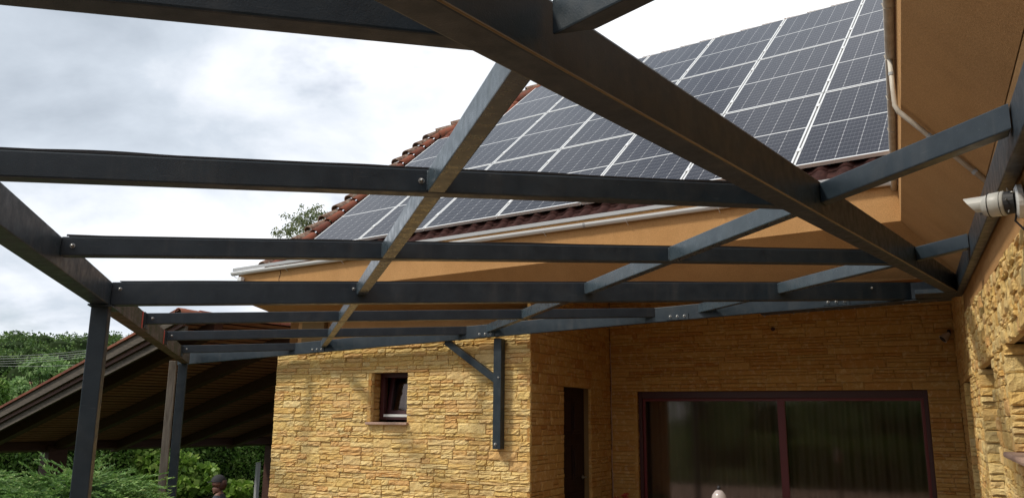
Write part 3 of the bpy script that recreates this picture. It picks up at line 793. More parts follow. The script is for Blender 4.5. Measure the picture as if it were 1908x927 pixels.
# ---- gutter of the long side: trough, flashing above, hooks
GO = -.10
def gut_z(d): return 1.94-.0205*d+EYE - (E0.z+TL*d)
gu = MB(); n = 24
sec = [(a_*.62, b_*.62+.006) for a_, b_ in [(0.0, .058), (-.004, .03), (-.025, .006), (-.055, -.002), (-.085, .006), (-.105, .03), (-.110, .060), (-.117, .062), (-.113, .028), (-.09, -.002), (-.055, -.010), (-.02, -.002), (.004, .028), (.006, .058)]]
for i in range(n+1):
    d = -.25+(LEN+.33)*i/n
    for o, z in sec: gu.v.append(tuple(EA(d, gut_z(d)+z+.01, o)))
k = len(sec)
for i in range(n):
    for j in range(k): a = i*k+j; b = i*k+(j+1) % k; gu.f.append((a, b, b+k, a+k))
gu.f.append(tuple(range(k))); gu.f.append(tuple(n*k+j for j in reversed(range(k))))
gut = gu.build('gutter', M_WHITE, house, smooth=False)
for i in range(9):
    d = .6+i*.92; h = MB(); h.tube([EA(d, gut_z(d)+.035, -.075), EA(d, gut_z(d)+.006, -.058), EA(d, gut_z(d)-.004, -.035), EA(d, gut_z(d)-.018, -.006)], .0035, 6); h.build('gutter_hook', M_WHITE, gut)
for d in (2.9, 5.5):
    h = MB()
    for o, z in sec[7:12]: h.v += [tuple(EA(d-.012, gut_z(d)+z+.007, o-.002)), tuple(EA(d+.012, gut_z(d)+z+.007, o-.002))]
    for j in range(4): h.f.append((2*j, 2*j+1, 2*j+3, 2*j+2))
    h.build('gutter_joint', M_GREYW, gut)
fl = MB(); n = 2
b = [EA(d, 2.056-.025*d+EYE-(E0.z+TL*d), -.02) for d in (-.2, LEN+.1)]
fl.hexa([b[0], b[1], b[1]+UIN*.02, b[0]+UIN*.02], [x+Z*.038 for x in (b[0], b[1], b[1]+UIN*.02, b[0]+UIN*.02)]); fl.build('eave_flashing', M_GREYW, house)
wd = MB()  # boarding closing the eave between flashing and tiles
wd.add([EA(-.2, .42, .02), EA(LEN-.1, .30, .02), EA(LEN-.5, .40, .9), EA(-.2, .43, .3)], [(0, 1, 2, 3)]); wd.build('eave_board', M_DARKWOOD, house)
# ---- gutter and downpipe of the right-hand eave
gu = MB(); ts = np.linspace(-.05, 11, 30)
for t in ts:
    for k_ in range(9):
        a = PI*k_/8; gu.v.append(tuple(EB(t, .29-.024*math.sin(a), -.026+.026*math.cos(a))))
    for k_ in range(9):
        a = PI*(8-k_)/8; gu.v.append(tuple(EB(t, .292-.021*math.sin(a), -.026+.023*math.cos(a))))
k = 18
for i in range(len(ts)-1):
    for j in range(k): a = i*k+j; b = i*k+(j+1) % k; gu.f.append((a, b, b+k, a+k))
gu.f.append(tuple(range(k)))
g2 = gu.build('gutter', M_PIPE, house, smooth=True)
for t in np.arange(.35, 9, .62):
    h = MB(); h.tube([EB(t, .30, -.056), EB(t, .27, -.048), EB(t, .262, -.026), EB(t, .275, .0)], .003, 6); h.build('gutter_hook', M_PIPE, g2)
tp = 2.83
dp = MB(); pts = [EB(tp, .27, -.030), EB(tp, .10, -.028), EB(tp, .005, -.026), EB(tp, -.032, -.012), EB(tp-.08, -.455, .372)]
dp.tube(pts, .0135, 12); dpo = dp.build('downpipe', M_PIPE, house, smooth=True)
for i, f_ in ((0, .5), (3, .35), (3, .85)):
    a, b = Vector(pts[i]), Vector(pts[i+1]); c_ = a+(b-a)*f_; d_ = (b-a).normalized(); h = MB(); h.tube([c_-d_*.008, c_+d_*.008], .0160, 12); h.build('pipe_clip', M_GREYW, dpo)

# ---- roof: plane of the panels and tiles
RX = Vector((.81503, -.57941, .00039)).normalized(); RU = Vector((.43941, .61853, .65141)).normalized(); RN = RX.cross(RU).normalized()
RP0 = Vector((3.285, 6.614, 2.072+EYE))
def RF(u, v, n=0.0): return RP0 + RX*u + RU*v + RN*n
TN = -.085     # tile surface below the panel plane
UV, VR = -8.62, 6.52       # verge and ridge
dk = MB(); dk.add([RF(UV+.02, .10, TN-.03), RF(.15, .10, TN-.03), RF(5.2, VR, TN-.03), RF(-7.05, VR, TN-.03), RF(UV+.02, 5.0, TN-.03)], [(0, 1, 2, 3, 4)])
dk.add([RF(UV+.02, .10, TN-.07), RF(.15, .10, TN-.07), RF(5.2, VR, TN-.07), RF(-7.05, VR, TN-.07), RF(UV+.02, 5.0, TN-.07)], [(4, 3, 2, 1, 0)])
dk.build('roof_deck', M_OLDTILE, house)
RB = Vector((-.43941, -.61853, .65141)).normalized()   # back slope
RT = RF(0, VR, TN-.05)
ga = MB(); gp_ = [RF(UV+.22, .5, TN-.12), RF(UV+.22, 4.9, TN-.12), RF(UV+.22, 8.5, TN-3.2)]
ga.add([Vector((p_.x, p_.y, 2.4)) for p_ in gp_[:1]]+gp_+[Vector((gp_[2].x, gp_[2].y, 2.4))], [(0, 1, 2, 3, 4)]); ga.build('gable_wall', M_STUCCO, house)
bk = MB(); bk.add([RF(-7.0, VR, TN-.05), RF(5.2, VR, TN-.05), RF(5.2, VR, TN-.05)-RB*6+Z*0, RF(-8.6, VR, TN-.05)-RB*6], [(0, 1, 2, 3)]); bk.build('roof_deck', M_TILE, house)
# right-hand roof above the stucco eave
rb = MB(); a0 = EB(-6.5, .30, -.03); a1 = EB(11, .30, -.03)
rb.add([EB(0, .30, -.03), a1, a1+HX*5+Z*4.2, EB(-6, .30, -.03)+HX*5+Z*4.2], [(3, 2, 1, 0)]); rb.build('roof_deck', M_TILE, house)
# one pantile: 0.24 wide, 0.36 long, wavy
tv = []; tf = []
prof = [(-.125, .0), (-.105, .004), (-.06, .0), (-.02, .006), (.01, .028), (.045, .046), (.08, .045), (.11, .026), (.128, .004)]
for j, (y_, zz, th) in enumerate(((0, .022, 0), (.0, .006, 0), (.37, -.006, 0))):
    pass
rows_ = [(0.0, -.004), (0.0, .016), (.19, .008), (.38, 0.0)]
for y_, dz in rows_:
    for x_, z_ in prof: tv.append((x_, y_, z_+dz))
k = len(prof)
for j in range(len(rows_)-1):
    for i in range(k-1): tf.append((j*k+i, j*k+i+1, (j+1)*k+i+1, (j+1)*k+i))
M_MTILE = mat('shaded_mossy_tile', rough=.95, spec=.1); _p = wpos(M_MTILE); setc(M_MTILE, ramp(M_MTILE, noise(M_MTILE, 14, 6, .75, vec=_p), [(.3, (.020, .011, .010)), (.5, (.040, .018, .016)), (.68, (.065, .030, .026)), (.8, (.04, .036, .028))]))  # eave tiles: mossy maroon, darkened to paint in the shade of the panels
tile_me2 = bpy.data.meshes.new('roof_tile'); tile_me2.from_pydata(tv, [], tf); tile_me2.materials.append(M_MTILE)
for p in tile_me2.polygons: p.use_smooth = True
tile_me = bpy.data.meshes.new('roof_tile'); tile_me.from_pydata(tv, [], tf); tile_me.materials.append(M_TILE)
for p in tile_me.polygons: p.use_smooth = True
ROT = Matrix((RX, RU, RN)).transposed()
def put_tile(name, me, u, v, n=TN-.02, rot=0, sc_=1, lift=0):
    o = bpy.data.objects.new(name, me); col.objects.link(o); o.parent = house
    m = ROT @ Matrix.Rotation(rot, 3, 'Z') @ Matrix.Rotation(-lift, 3, 'X')
    o.rotation_euler = m.to_euler(); o.location = RF(u, v, n)-hl; o.scale = (sc_,)*3; return o
TW, TLN = .232, .335
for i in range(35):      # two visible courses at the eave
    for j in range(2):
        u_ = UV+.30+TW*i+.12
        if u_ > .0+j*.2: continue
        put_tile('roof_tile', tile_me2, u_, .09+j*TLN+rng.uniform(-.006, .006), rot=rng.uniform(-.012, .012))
for j in range(2, 17):   # columns beside the verge
    v_ = .09+j*TLN
    for i in range(3):
        u_ = UV+.30+TW*i+.12
        lim = UV if v_ < 4.9 else UV+(v_-4.9)*.85
        if u_ < lim+.1: continue
        put_tile('roof_tile', tile_me, u_, v_+rng.uniform(-.006, .006), rot=rng.uniform(-.015, .015))
for j in range(14, 20):
    v_ = .09+j*TLN
    for i in range(0, 12):
        u_ = UV+.30+TW*i+.12
        lim = UV+(v_-4.9)*.85
        if u_ < lim+.12 or u_ > -7.0+.3 or (i < 3 and j < 17): continue
        put_tile('roof_tile', tile_me, u_, v_, rot=rng.uniform(-.015, .015))
for i in range(0, 32):   # top course peeping over the panels
    u_ = -7.0+TW*i*1.0
    put_tile('roof_tile', tile_me, u_, VR-.36)
# cap tiles: half round, tapered
def cap_mesh(L_=.40, r0=.115, r1=.095):
    V = []; F = []; n = 9
    for y_, r_ in ((0, r0-.016), (0, r0), (L_, r1)):
        for i in range(n):
            a = PI*(i/(n-1)) ; V.append((r_*math.cos(a)*1.0, y_, r_*math.sin(a)*.85))
    for j in range(2):
        for i in range(n-1): F.append((j*n+i, j*n+i+1, (j+1)*n+i+1, (j+1)*n+i))
    me = bpy.data.meshes.new('cap_tile'); me.from_pydata(V, [], F)
    for p in me.polygons: p.use_smooth = True
    return me
cap_a = cap_mesh(); cap_a.materials.append(M_TILE)
cap_b = cap_mesh(.40, .10, .085); cap_b.materials.append(M_OLDTILE)
for j in range(14):
    v_ = .05+j*.355
    put_tile('cap_tile', cap_a, UV+.19, v_, TN+.02, rng.uniform(-.02, .02), .82, R(2.5))
    put_tile('cap_tile', cap_b, UV+.02, v_+.06, TN+.06, rng.uniform(-.08, .08), 1.0, R(10))
ang = math.atan2(-(1.62), (VR-4.95))
for j in range(7):
    f_ = j/7.0
    u_ = UV+.1+f_*1.62; v_ = 4.98+f_*(VR-4.95)
    put_tile('cap_tile', cap_b, u_, v_, TN+.05, ang+rng.uniform(-.05, .05), 1.1, R(8))
    put_tile('cap_tile', cap_a, u_+.14, v_-.1, TN+.01, ang)
for j in range(30):
    u_ = -6.9+j*.36; o = put_tile('cap_tile', cap_b, u_, VR+.02, TN-.03, -PI/2)

# ------------------------------------------------------------------ solar panels
PU0, PV0, PW, PH = -.9682, .4637, 1.1855, 1.9706
pw, ph = PW-.018, PH-.022
def panel_parts():
    gl = bpy.data.meshes.new('glass_sheet'); gl.from_pydata([(.018, .018, .0), (pw-.018, .018, 0), (pw-.018, ph-.018, 0), (.018, ph-.018, 0)], [], [(0, 1, 2, 3)]); gl.materials.append(M_CELL)
    mb = MB(); X, Y, ZZ = Vector((1, 0, 0)), Vector((0, 1, 0)), Vector((0, 0, 1))
    mb.box((pw/2, .010, -.016), X, Y, ZZ, pw/2, .010, .019); mb.box((pw/2, ph-.010, -.016), X, Y, ZZ, pw/2, .010, .019)
    mb.box((.010, ph/2, -.016), X, Y, ZZ, .010, ph/2-.0205, .019); mb.box((pw-.010, ph/2, -.016), X, Y, ZZ, .010, ph/2-.0205, .019)
    fr = bpy.data.meshes.new('panel_frame'); fr.from_pydata(mb.v, [], mb.f); fr.materials.append(M_ALU)
    bs = bpy.data.meshes.new('backsheet'); bs.from_pydata([(.02, .02, -.006), (pw-.02, .02, -.006), (pw-.02, ph-.02, -.006), (.02, ph-.02, -.006)], [], [(3, 2, 1, 0)]); bs.materials.append(M_UNDER)
    cl = MB()
    for y_ in (.38, ph-.38): cl.box((pw+.009, y_, .006), X, Y, ZZ, .022, .035, .004)
    cm = bpy.data.meshes.new('clamp'); cm.from_pydata(cl.v[:8], [], cl.f[:6]); cm.materials.append(M_ALU)
    return gl, fr, bs, cm
PG, PF, PB, PC = panel_parts()
rowname = ['bottom', 'middle', 'top']
colname = ['first', 'second', 'third', 'fourth', 'fifth', 'sixth', 'seventh']
for j in range(3):
    for i in range(-6 if j < 2 else -5, 1):
        kcol = i+6 if j < 2 else i+5
        lastc = i == 0
        txt = 'solar panel in the %s row, %s from the left on the roof%s' % (rowname[j], colname[kcol], ' beside the gutter' if lastc else '')
        root = thing('solar_panel', RF(PU0+(i-1)*PW+.009+PW, PV0+j*PH+.011, 0), txt, 'solar panel', 'solar panels in three rows on the tiled roof')
        root.location = RF(PU0+(i-1)*PW+PW*0+.009, PV0+j*PH+.011, 0) if True else root.location
        root.location = RF(PU0+i*PW+.009, PV0+j*PH+.011, 0)
        root.rotation_euler = ROT.to_euler()
        for nm, me in (('panel_frame', PF), ('glass_sheet', PG), ('backsheet', PB)):
            o = bpy.data.objects.new(nm, me); col.objects.link(o); o.parent = root
        for y_ in (0, ph-.76):
            o = bpy.data.objects.new('clamp', PC); col.objects.link(o); o.parent = root; o.location = (0, y_, 0)
# mounting rails under the panels
for j in range(3):
    for vv in (.42, 1.52):
        mb = MB(); a = -6 if j < 2 else -5
        mb.box((RF(PU0+a*PW+.02, PV0+j*PH+vv, -.06)+RF(PU0+PW-.05, PV0+j*PH+vv, -.06))/2, RX, RU, RN, (1-a)*PW/2-.03, .02, .02)
        mb.build('mounting_rail', M_ALU, house)

# ------------------------------------------------------------------ timber shed
SPK = Vector((-5.11, 12.5, 3.23)); SR = azv(36); SS = azv(-54); SLP = math.tan(R(14.5))
def S(r, s, n=0.0):      # on the boards' underside; n up
    return SPK + SR*r + SS*s + Z*(-abs(s)*SLP + n)
shed = thing('timber_shed', S(5, 4).xy.to_3d()+Z*-.8, 'open timber shed with low tiled roof, brown boarding and dark rafters beyond the pergola', 'shed')
BS = .19; nb = int(8.7/BS); RL = 13.0
bm_ = bpy.data.meshes.new('roof_board')
mb = MB(); yv = (SS - Z*SLP).normalized(); zv = SR.cross(yv).normalized(); zv = zv if zv.z > 0 else -zv
mb.box((0, 0, 0), SR, yv, zv, RL/2, BS/2*1.0-.028, .003); bm_.from_pydata(mb.v, [], mb.f); bm_.materials.append(M_LATH)
for k in range(nb):
    o = bpy.data.objects.new('roof_board', bm_); col.objects.link(o); o.parent = shed
    o.location = S(RL/2+.05, (k+.5)*BS, .03+rng.uniform(-.004, .004)) - shed.location
mb = MB(); mb.add([S(-.02, 0, .09), S(RL, 0, .09), S(RL, 8.9, .09), S(-.02, 8.9, .09)], [(0, 1, 2, 3)]); mb.add([S(0, 0, .055), S(RL, 0, .055), S(RL, 8.8, .055), S(0, 8.8, .055)], [(3, 2, 1, 0)]); mb.build('roof_covering', M_DARKWOOD, shed)
def sbeam(name, r0, r1, s0, s1, n0, n1, m, p=shed):
    mb = MB(); mb.hexa([S(r0, s0, n0), S(r1, s0, n0), S(r1, s1, n0), S(r0, s1, n0)], [S(r0, s0, n1), S(r1, s0, n1), S(r1, s1, n1), S(r0, s1, n1)]); return mb.build(name, m, p, bevel=.004)
for r_ in (.75, 2.35, 3.85, 5.5, 7.15, 8.75, 10.3): sbeam('rafter', r_-.16, r_, .05, 8.6, -.20, .016, M_DARKWOOD)
# verge boards, stepped
sbeam('barge_board', -.05, -.0, -.0, 8.9, -.075, .085, M_BARGE)
sbeam('barge_board', .002, .05, -.0, 8.85, -.15, -.078, M_DARKWOOD)
sbeam('barge_board', .052, .10, -.0, 8.8, -.275, -.14, M_BARGE)
# verge tiles in clay red
tm = bpy.data.meshes.new('verge_tile'); mb = MB(); mb.box((0, 0, 0), SR, yv, zv, .07, .178, .022); tm.from_pydata(mb.v, [], mb.f); tm.materials.append(M_TILE)
for k in range(25):
    o = bpy.data.objects.new('verge_tile', tm); col.objects.link(o); o.parent = shed; o.location = S(-.02, .18+k*.352, .108)-shed.location
for k in range(26):
    o = bpy.data.objects.new('ridge_tile', cap_a); col.objects.link(o); o.parent = shed; o.location = S(.1+k*.38-.2, 0, .03)-shed.location; o.rotation_euler.z = -R(36)
# eave purlin and posts
sbeam('eave_beam', -.1, 13, 8.30, 8.50, -.17, .02, M_DARKWOOD)
mb = MB(); 
def spost(r_, s_, w_, top):
    m_ = MB(); c_ = S(r_, s_); m_.box(Vector((c_.x, c_.y, (top-.82)/2)), SR, SS, Z, w_/2, w_/2, (top+.82)/2); return m_.build('post', M_DARKWOOD, shed, bevel=.006)
for r_ in (-.0, 3.1, 8.60, 12.2): pass
spost(8.52, 8.4, .42, 1.0); spost(2.25, 8.4, .42, 1.0)
tb = MB(); tb.box(Vector((-6.9, 18.9, -.1)), SR, SS, Z, .05, .05, .75)
def pier(px_x, Y, w_, z0, z1, m_, nm):
    x_ = (px_x-954)/1500*Y/1.0; return x_
# narrow galvanised post beside the shed post
c_ = S(7.92, 8.35); mb = MB(); mb.box(Vector((c_.x, c_.y, -.20)), SR, SS, Z, .05, .05, .60); gp = mb.build('galvanised_post', M_GREYW, shed, bevel=.004)

# ------------------------------------------------------------------ small fittings
M_CAMG = mat('grey_white_plastic', (.44, .44, .42), .45)
def cam_light():
    base = H(WU, 3.34, 2.525)
    t = thing('security_camera', base, 'white bullet camera with sunshield and black collar on the right wall below the eave', 'camera')
    ax = (-HX*.93 + HY*.33 + Z*.02).normalized(); sx = ax.cross(Z).normalized(); uz = sx.cross(ax)
    b0 = base+(-HX)*.003
    mb = MB(); mb.tube([b0, b0-HX*.016, b0-HX*.022], [.062, .062, .05], 24); mb.build('mount_plate', M_WHITE, t, smooth=False)
    q = b0-HX*.018
    mb = MB(); mb.tube([q, q+ax*.032], [.041, .043], 20); mb.build('collar', M_RUBBER, t)
    q1 = q+ax*.033
    mb = MB(); mb.tube([q1, q1+ax*.004, q1+ax*.05, q1+ax*.075, q1+ax*.08], [.042, .046, .044, .034, .024], 24); mb.build('housing', M_CAMG, t, smooth=True)
    # hood: open half tube with a slanted mouth
    mb = MB(); n = 22; 
    for r_ in (.034, .031):
        for i in range(n+1):
            a = R(-60)+R(300)*i/n
            d0 = .055; d1 = .140-.05*(1-math.sin(a))*.5
            for d in (d0, d1): mb.v.append(tuple(q1+ax*d+(sx*math.cos(a)+uz*math.sin(a))*r_+uz*.004))
    for s_ in (0, 1):
        o = s_*(2*(n+1))
        for i in range(n): mb.f.append((o+2*i, o+2*i+1, o+2*i+3, o+2*i+2))
    o = 2*(n+1)
    for i in range(n): mb.f.append((2*i+1, 2*i+3, o+2*i+3, o+2*i+1))
    mb.build('sunshield', M_CAMG, t, smooth=False)
    for d_ in (.012, .052): mb = MB(); mb.tube([q1+ax*d_, q1+ax*(d_+.002)], .0466, 24); mb.build('seam_ring', M_RUBBER, t)
    for k_ in range(3): bolt(q+ax*.018+(sx*math.cos(k_*.9+2.2)+uz*math.sin(k_*.9+2.2))*.0425, sx*math.cos(k_*.9+2.2)+uz*math.sin(k_*.9+2.2), .003, t, False)
    mb = MB(); mb.tube([q1+ax*.078, q1+ax*.082], .020, 16); mb.build('lens', M_RUBBER, t)
    mb = MB(); pts = [q-Z*.03, q-Z*.07-HX*.01, b0-Z*.11, b0-Z*.17+HY*.03]; mb.tube(pts, .004, 6); mb.build('cable', M_RUBBER, t)
    for s_ in (-.03, .03): bolt(b0-HX*.021+HY*s_+Z*.03, -HX, .004, t, False)
cam_light()
def floodlight():
    b = EA(LEN-.1, .02, -.02)
    t = thing('floodlight', b, 'small black floodlight with cream sensor box under the far left end of the gutter', 'outdoor light')
    mb = MB(); mb.box(b-UIN*.03+Z*.18, UL, UIN, Z, .035, .03, .075); mb.build('sensor_box', M_WHITE, t, bevel=.008)
    mb = MB(); mb.tube([b-UIN*.03+UL*.035+Z*.12, b-UIN*.03+UL*.10+Z*.13], .016, 10); mb.build('arm', M_PIPE, t)
    c_ = b+UL*.155-UIN*.04+Z*.125
    mb = MB(); mb.hexa([c_+UL*x*.055+UIN*y*.03-Z*.045 for x, y in ((-1, -1), (1, -1), (1, 1), (-1, 1))], [c_+UL*x*.07+UIN*y*.045+Z*.04 for x, y in ((-1, -1), (1, -1), (1, 1), (-1, 1))]); mb.build('lamp_head', M_RUBBER, t, bevel=.006)
floodlight()
def sensor():
    b = H(WU-.05, FV+.0, 2.74)
    t = thing('wall_spotlight', b, 'small grey spotlight angled down in the inner corner above the glass doors', 'outdoor light')
    mb = MB(); mb.tube([b, b-HY*.05, b-HY*.07-Z*.04], .02, 10); mb.build('arm', M_RUBBER, t)
    q = b-HY*.075-Z*.03; d = (-HX*.7-HY*.3-Z*.65).normalized()
    mb = MB(); mb.tube([q, q+d*.03, q+d*.10], [.022, .034, .052], 16, cap=True); mb.build('lamp_head', M_PIPE, t, smooth=False)
    mb = MB(); mb.tube([q+d*.1005, q+d*.103], .042, 16); mb.build('lens', M_RUBBER, t)
sensor()
# vent hole high on the porch wall
mb = MB(); mb.tube([H(-1.6, FV-.003, 2.845), H(-1.6, FV-.012, 2.845)], .026, 14); mb.build('vent_cap', M_DARKWOOD, house)
def lantern():
    b = Vector((1.497, 6.0, 0))
    t = thing('garden_lantern', b, 'pale glass lantern dome with dark knob in front of the glass doors', 'lantern')
    mb = MB(); mb.tube([b, b+Z*.02, b+Z*.03, b+Z*1.02], [.13, .12, .018, .018], 16); mb.build('stand', M_RUBBER, t)
    prof = [(.062, 1.02), (.066, 1.06), (.066, 1.12), (.060, 1.17), (.046, 1.215), (.026, 1.24), (.012, 1.246)]
    mb = MB(); mb.tube([b+Z*z for r_, z in prof], [r_ for r_, z in prof], 24); mb.build('glass_dome', mat('milky_glass', (.42, .36, .34), .12, .6), t, smooth=True)
    mb = MB(); mb.tube([b+Z*1.246, b+Z*1.256, b+Z*1.268, b+Z*1.276], [.006, .014, .012, .003], 12); mb.build('knob', M_RUBBER, t, smooth=True)
    mb = MB(); mb.tube([b+Z*1.03, b+Z*1.13], .022, 12); mb.build('candle', M_WHITE, t)
lantern()
def geranium():
    b = H(-3.42, 9.9, 0)
    t = thing('geranium_pot', b, 'red flowering geranium in a clay pot in the corner by the brown door', 'potted plant')
    mb = MB(); mb.tube([b, b+Z*.02, b+Z*.26, b+Z*.30, b+Z*.30], [.11, .12, .16, .165, .15], 20); mb.build('pot', M_TILE, t, smooth=False)
    V = []; 
    for i in range(220):
        a = rng.uniform(0, 2*PI); r_ = .17*math.sqrt(rng.random()); c_ = b+Vector((r_*math.cos(a), r_*math.sin(a), rng.uniform(.32, .70)))
        x_ = Vector((rng.uniform(-1, 1), rng.uniform(-1, 1), rng.uniform(-.4, .4))).normalized(); y_ = x_.cross(Vector((rng.uniform(-1, 1), rng.uniform(-1, 1), 1))).normalized()
        for k_ in range(6): V.append(c_+(x_*math.cos(k_*PI/3)+y_*math.sin(k_*PI/3))*.032)
    bulk('foliage', V, np.arange(len(V)), 6, M_HEDGE, t)
    V = []
    for i in range(120):
        c0 = [(.03, .0, .80), (-.07, .05, .74), (.06, -.07, .72)][i % 3]; c_ = b+Vector(c0)+Vector((rng.gauss(0, .022), rng.gauss(0, .022), rng.gauss(0, .018)))
        x_ = Vector((rng.uniform(-1, 1), rng.uniform(-1, 1), rng.uniform(-1, 1))).normalized(); y_ = x_.orthogonal().normalized()
        for k_ in range(5): V.append(c_+(x_*math.cos(k_*PI*.4)+y_*math.sin(k_*PI*.4))*.014)
    bulk('flower_heads', V, np.arange(len(V)), 5, M_RED, t)
    mb = MB()
    for c0 in [(.03, .0, .79), (-.07, .05, .73), (.06, -.07, .71)]: mb.tube([b+Z*.3, b+Vector(c0)], .005, 5)
    mb.build('stem', M_BARK, t)
geranium()

# ------------------------------------------------------------------ vegetation
def rnd_dirs(n):
    v = nrg.normal(size=(n, 3)); return v/np.linalg.norm(v, axis=1)[:, None]
def leaves_at(P, Nrm, size, shape='leaf', asp=.5, droop=0.0):
    """P centers (n,3); leaf quads (rhombic, 4 corners) oriented by random"""
    n = len(P); d = rnd_dirs(n)*.8+Nrm*.6; d[:, 2] -= droop; d /= np.linalg.norm(d, axis=1)[:, None]
    r = rnd_dirs(n); s = np.cross(d, r); s /= np.linalg.norm(s, axis=1)[:, None]+1e-9
    sz = (size*nrg.uniform(.6, 1.25, n))[:, None]
    a = P - d*sz*.5; b = P+s*sz*asp*.5-d*sz*.05; c_ = P+d*sz*.5; e_ = P-s*sz*asp*.5-d*sz*.05
    return np.stack([a, b, c_, e_], 1).reshape(-1, 3)
def crown(blobs, n, size, asp=.5, shell=.55, droop=.2):
    """leaf quads spread in the outer shell of several ellipsoids: blobs = [(cx,cy,cz,rx,ry,rz)]"""
    B = np.array(blobs); wgt = (B[:, 3]*B[:, 4]*B[:, 5])**.67; wgt /= wgt.sum()
    k = nrg.choice(len(B), n, p=wgt); d = rnd_dirs(n); r = shell+(1-shell)*nrg.random(n)**.6
    r *= 1+.12*np.sin(d[:, 0]*5+k)*np.sin(d[:, 2]*6+k*2)
    P = B[k, :3]+d*B[k, 3:]*r[:, None]
    return leaves_at(P, d, size, asp=asp, droop=droop)
def clumped(cx, cy, cz, rx, ry, rz, nclump, rc, seed=1, low=-.6):
    r = np.random.default_rng(seed); out = []
    while len(out) < nclump:
        d = r.normal(size=3); d /= np.linalg.norm(d)
        if d[2] < low: continue
        q = r.uniform(.55, 1.0); rr_ = rc*r.uniform(.6, 1.3)
        out.append((cx+d[0]*rx*q, cy+d[1]*ry*q, cz+d[2]*rz*q, rr_, rr_, rr_*.8))
    return out
def tree(name, x, y, z0, blobs, nleaf, size, m, label, cat='tree', group=None, asp=.5, bark=M_BARK, tr=.16, droop=.2, shell=.5):
    t = thing(name, (x, y, z0), label, cat, group)
    B = np.array(blobs); cz = B[:, 2].mean()
    mb = MB(); mb.tube([(x, y, z0-.1), (x+.1, y, z0+(cz-z0)*.5), (x, y+.1, cz)], [tr, tr*.75, tr*.4], 9)
    for b in blobs[::max(1, len(blobs)//14)]:
        s0 = Vector((x+.05, y, z0+(cz-z0)*rng.uniform(.45, .95))); e_ = Vector(b[:3]); mm_ = (s0+e_)/2+Z*.15
        mb.tube([s0, mm_, e_], [tr*.4, tr*.25, tr*.06], 6)
    mb.build('trunk', bark, t, smooth=True)
    V = crown(blobs, nleaf, size, asp, shell, droop)
    bulk('crown', V, np.arange(len(V)), 4, m, t)
    return t
# --- spreading juniper in front of the shed
def juniper():
    t = thing('juniper_bush', (-5.4, 8.2, -.8), 'large spreading green juniper with feathery drooping sprays behind the posts', 'bush')
    fr = []
    r = np.random.default_rng(3)
    F = 9000; NS = 26
    # top surface of the shrub: several mounds
    mounds = [(-7.0, 9.0, 1.36, 1.3), (-5.9, 9.0, 1.33, 1.0), (-5.9, 7.6, 1.0, 1.2), (-4.7, 9.0, 1.38, .9), (-4.35, 9.0, 1.34, .7), (-4.6, 7.9, 1.0, 1.0), (-7.6, 8.0, 1.25, 1.2), (-3.95, 8.7, 1.02, .45), (-6.2, 9.6, 1.2, 1.0), (-8.4, 9.4, 1.3, 1.2), (-4.5, 7.2, .7, .8), (-5.3, 6.9, .8, 1.0)]
    V = []
    T = []
    mw = np.array([m_[3]**2 for m_ in mounds]); mw /= mw.sum()
    for i in range(F):
        m_ = mounds[r.choice(len(mounds), p=mw)]
        a = r.uniform(0, 2*PI); q = math.sqrt(r.uniform(0, 1))
        hx_, hy_ = math.cos(a), math.sin(a)
        top = m_[2]+.04; zz = top-.10-(q**2.2)*1.0*m_[3]-r.uniform(0, .30)
        base = np.array([m_[0]+hx_*q*m_[3]*.9, m_[1]+hy_*q*m_[3]*.9, zz-.15])
        # fronds sweep outwards and to the right, tips up a little
        dirv = np.array([hx_*.75+.55, hy_*.75-.15, .12+r.uniform(-.12, .22)]); dirv /= np.linalg.norm(dirv)
        ln = r.uniform(.22, .48)
        side = np.cross(dirv, [0, 0, 1]); side /= np.linalg.norm(side); upv = np.cross(side, dirv)
        bend = r.uniform(-.10, .35)
        ts = np.linspace(0, 1, NS)
        ctr = base+np.outer(ts*ln, dirv)+np.outer(-bend*ln*ts**2, [0, 0, 1])+np.outer(np.sin(ts*2.2+r.uniform(0, 6))*.015, side)
        sgn = np.where(np.arange(NS) % 2 == 0, 1, -1)[:, None]
        tw = r.normal(size=(NS, 3))*.35
        sd_v = dirv*.95+side*sgn*.62+upv*r.uniform(-.35, .45, (NS, 1))+tw*.5; sd_v /= np.linalg.norm(sd_v, axis=1)[:, None]
        sl_ = (.095*(1-.55*ts)*r.uniform(.6, 1.2, NS))[:, None]
        wv = np.cross(sd_v, r.normal(size=(NS, 3))); wv /= np.linalg.norm(wv, axis=1)[:, None]
        w_ = .0105
        T.append(np.stack([ctr-wv*w_, ctr+wv*w_, ctr+sd_v*sl_], 1).reshape(-1, 3))
    V = np.concatenate(T)
    bulk('foliage', V, np.arange(len(V)), 3, M_JUN, t)
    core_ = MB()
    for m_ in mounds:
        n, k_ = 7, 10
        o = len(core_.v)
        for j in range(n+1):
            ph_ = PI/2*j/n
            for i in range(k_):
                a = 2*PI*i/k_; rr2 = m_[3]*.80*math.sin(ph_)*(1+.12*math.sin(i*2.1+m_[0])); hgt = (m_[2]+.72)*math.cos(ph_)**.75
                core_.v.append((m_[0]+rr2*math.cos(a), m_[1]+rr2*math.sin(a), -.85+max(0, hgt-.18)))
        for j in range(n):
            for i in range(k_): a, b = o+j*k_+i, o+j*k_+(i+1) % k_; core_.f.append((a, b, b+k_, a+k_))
    core_.build('foliage_core', M_JCORE, t)
juniper()
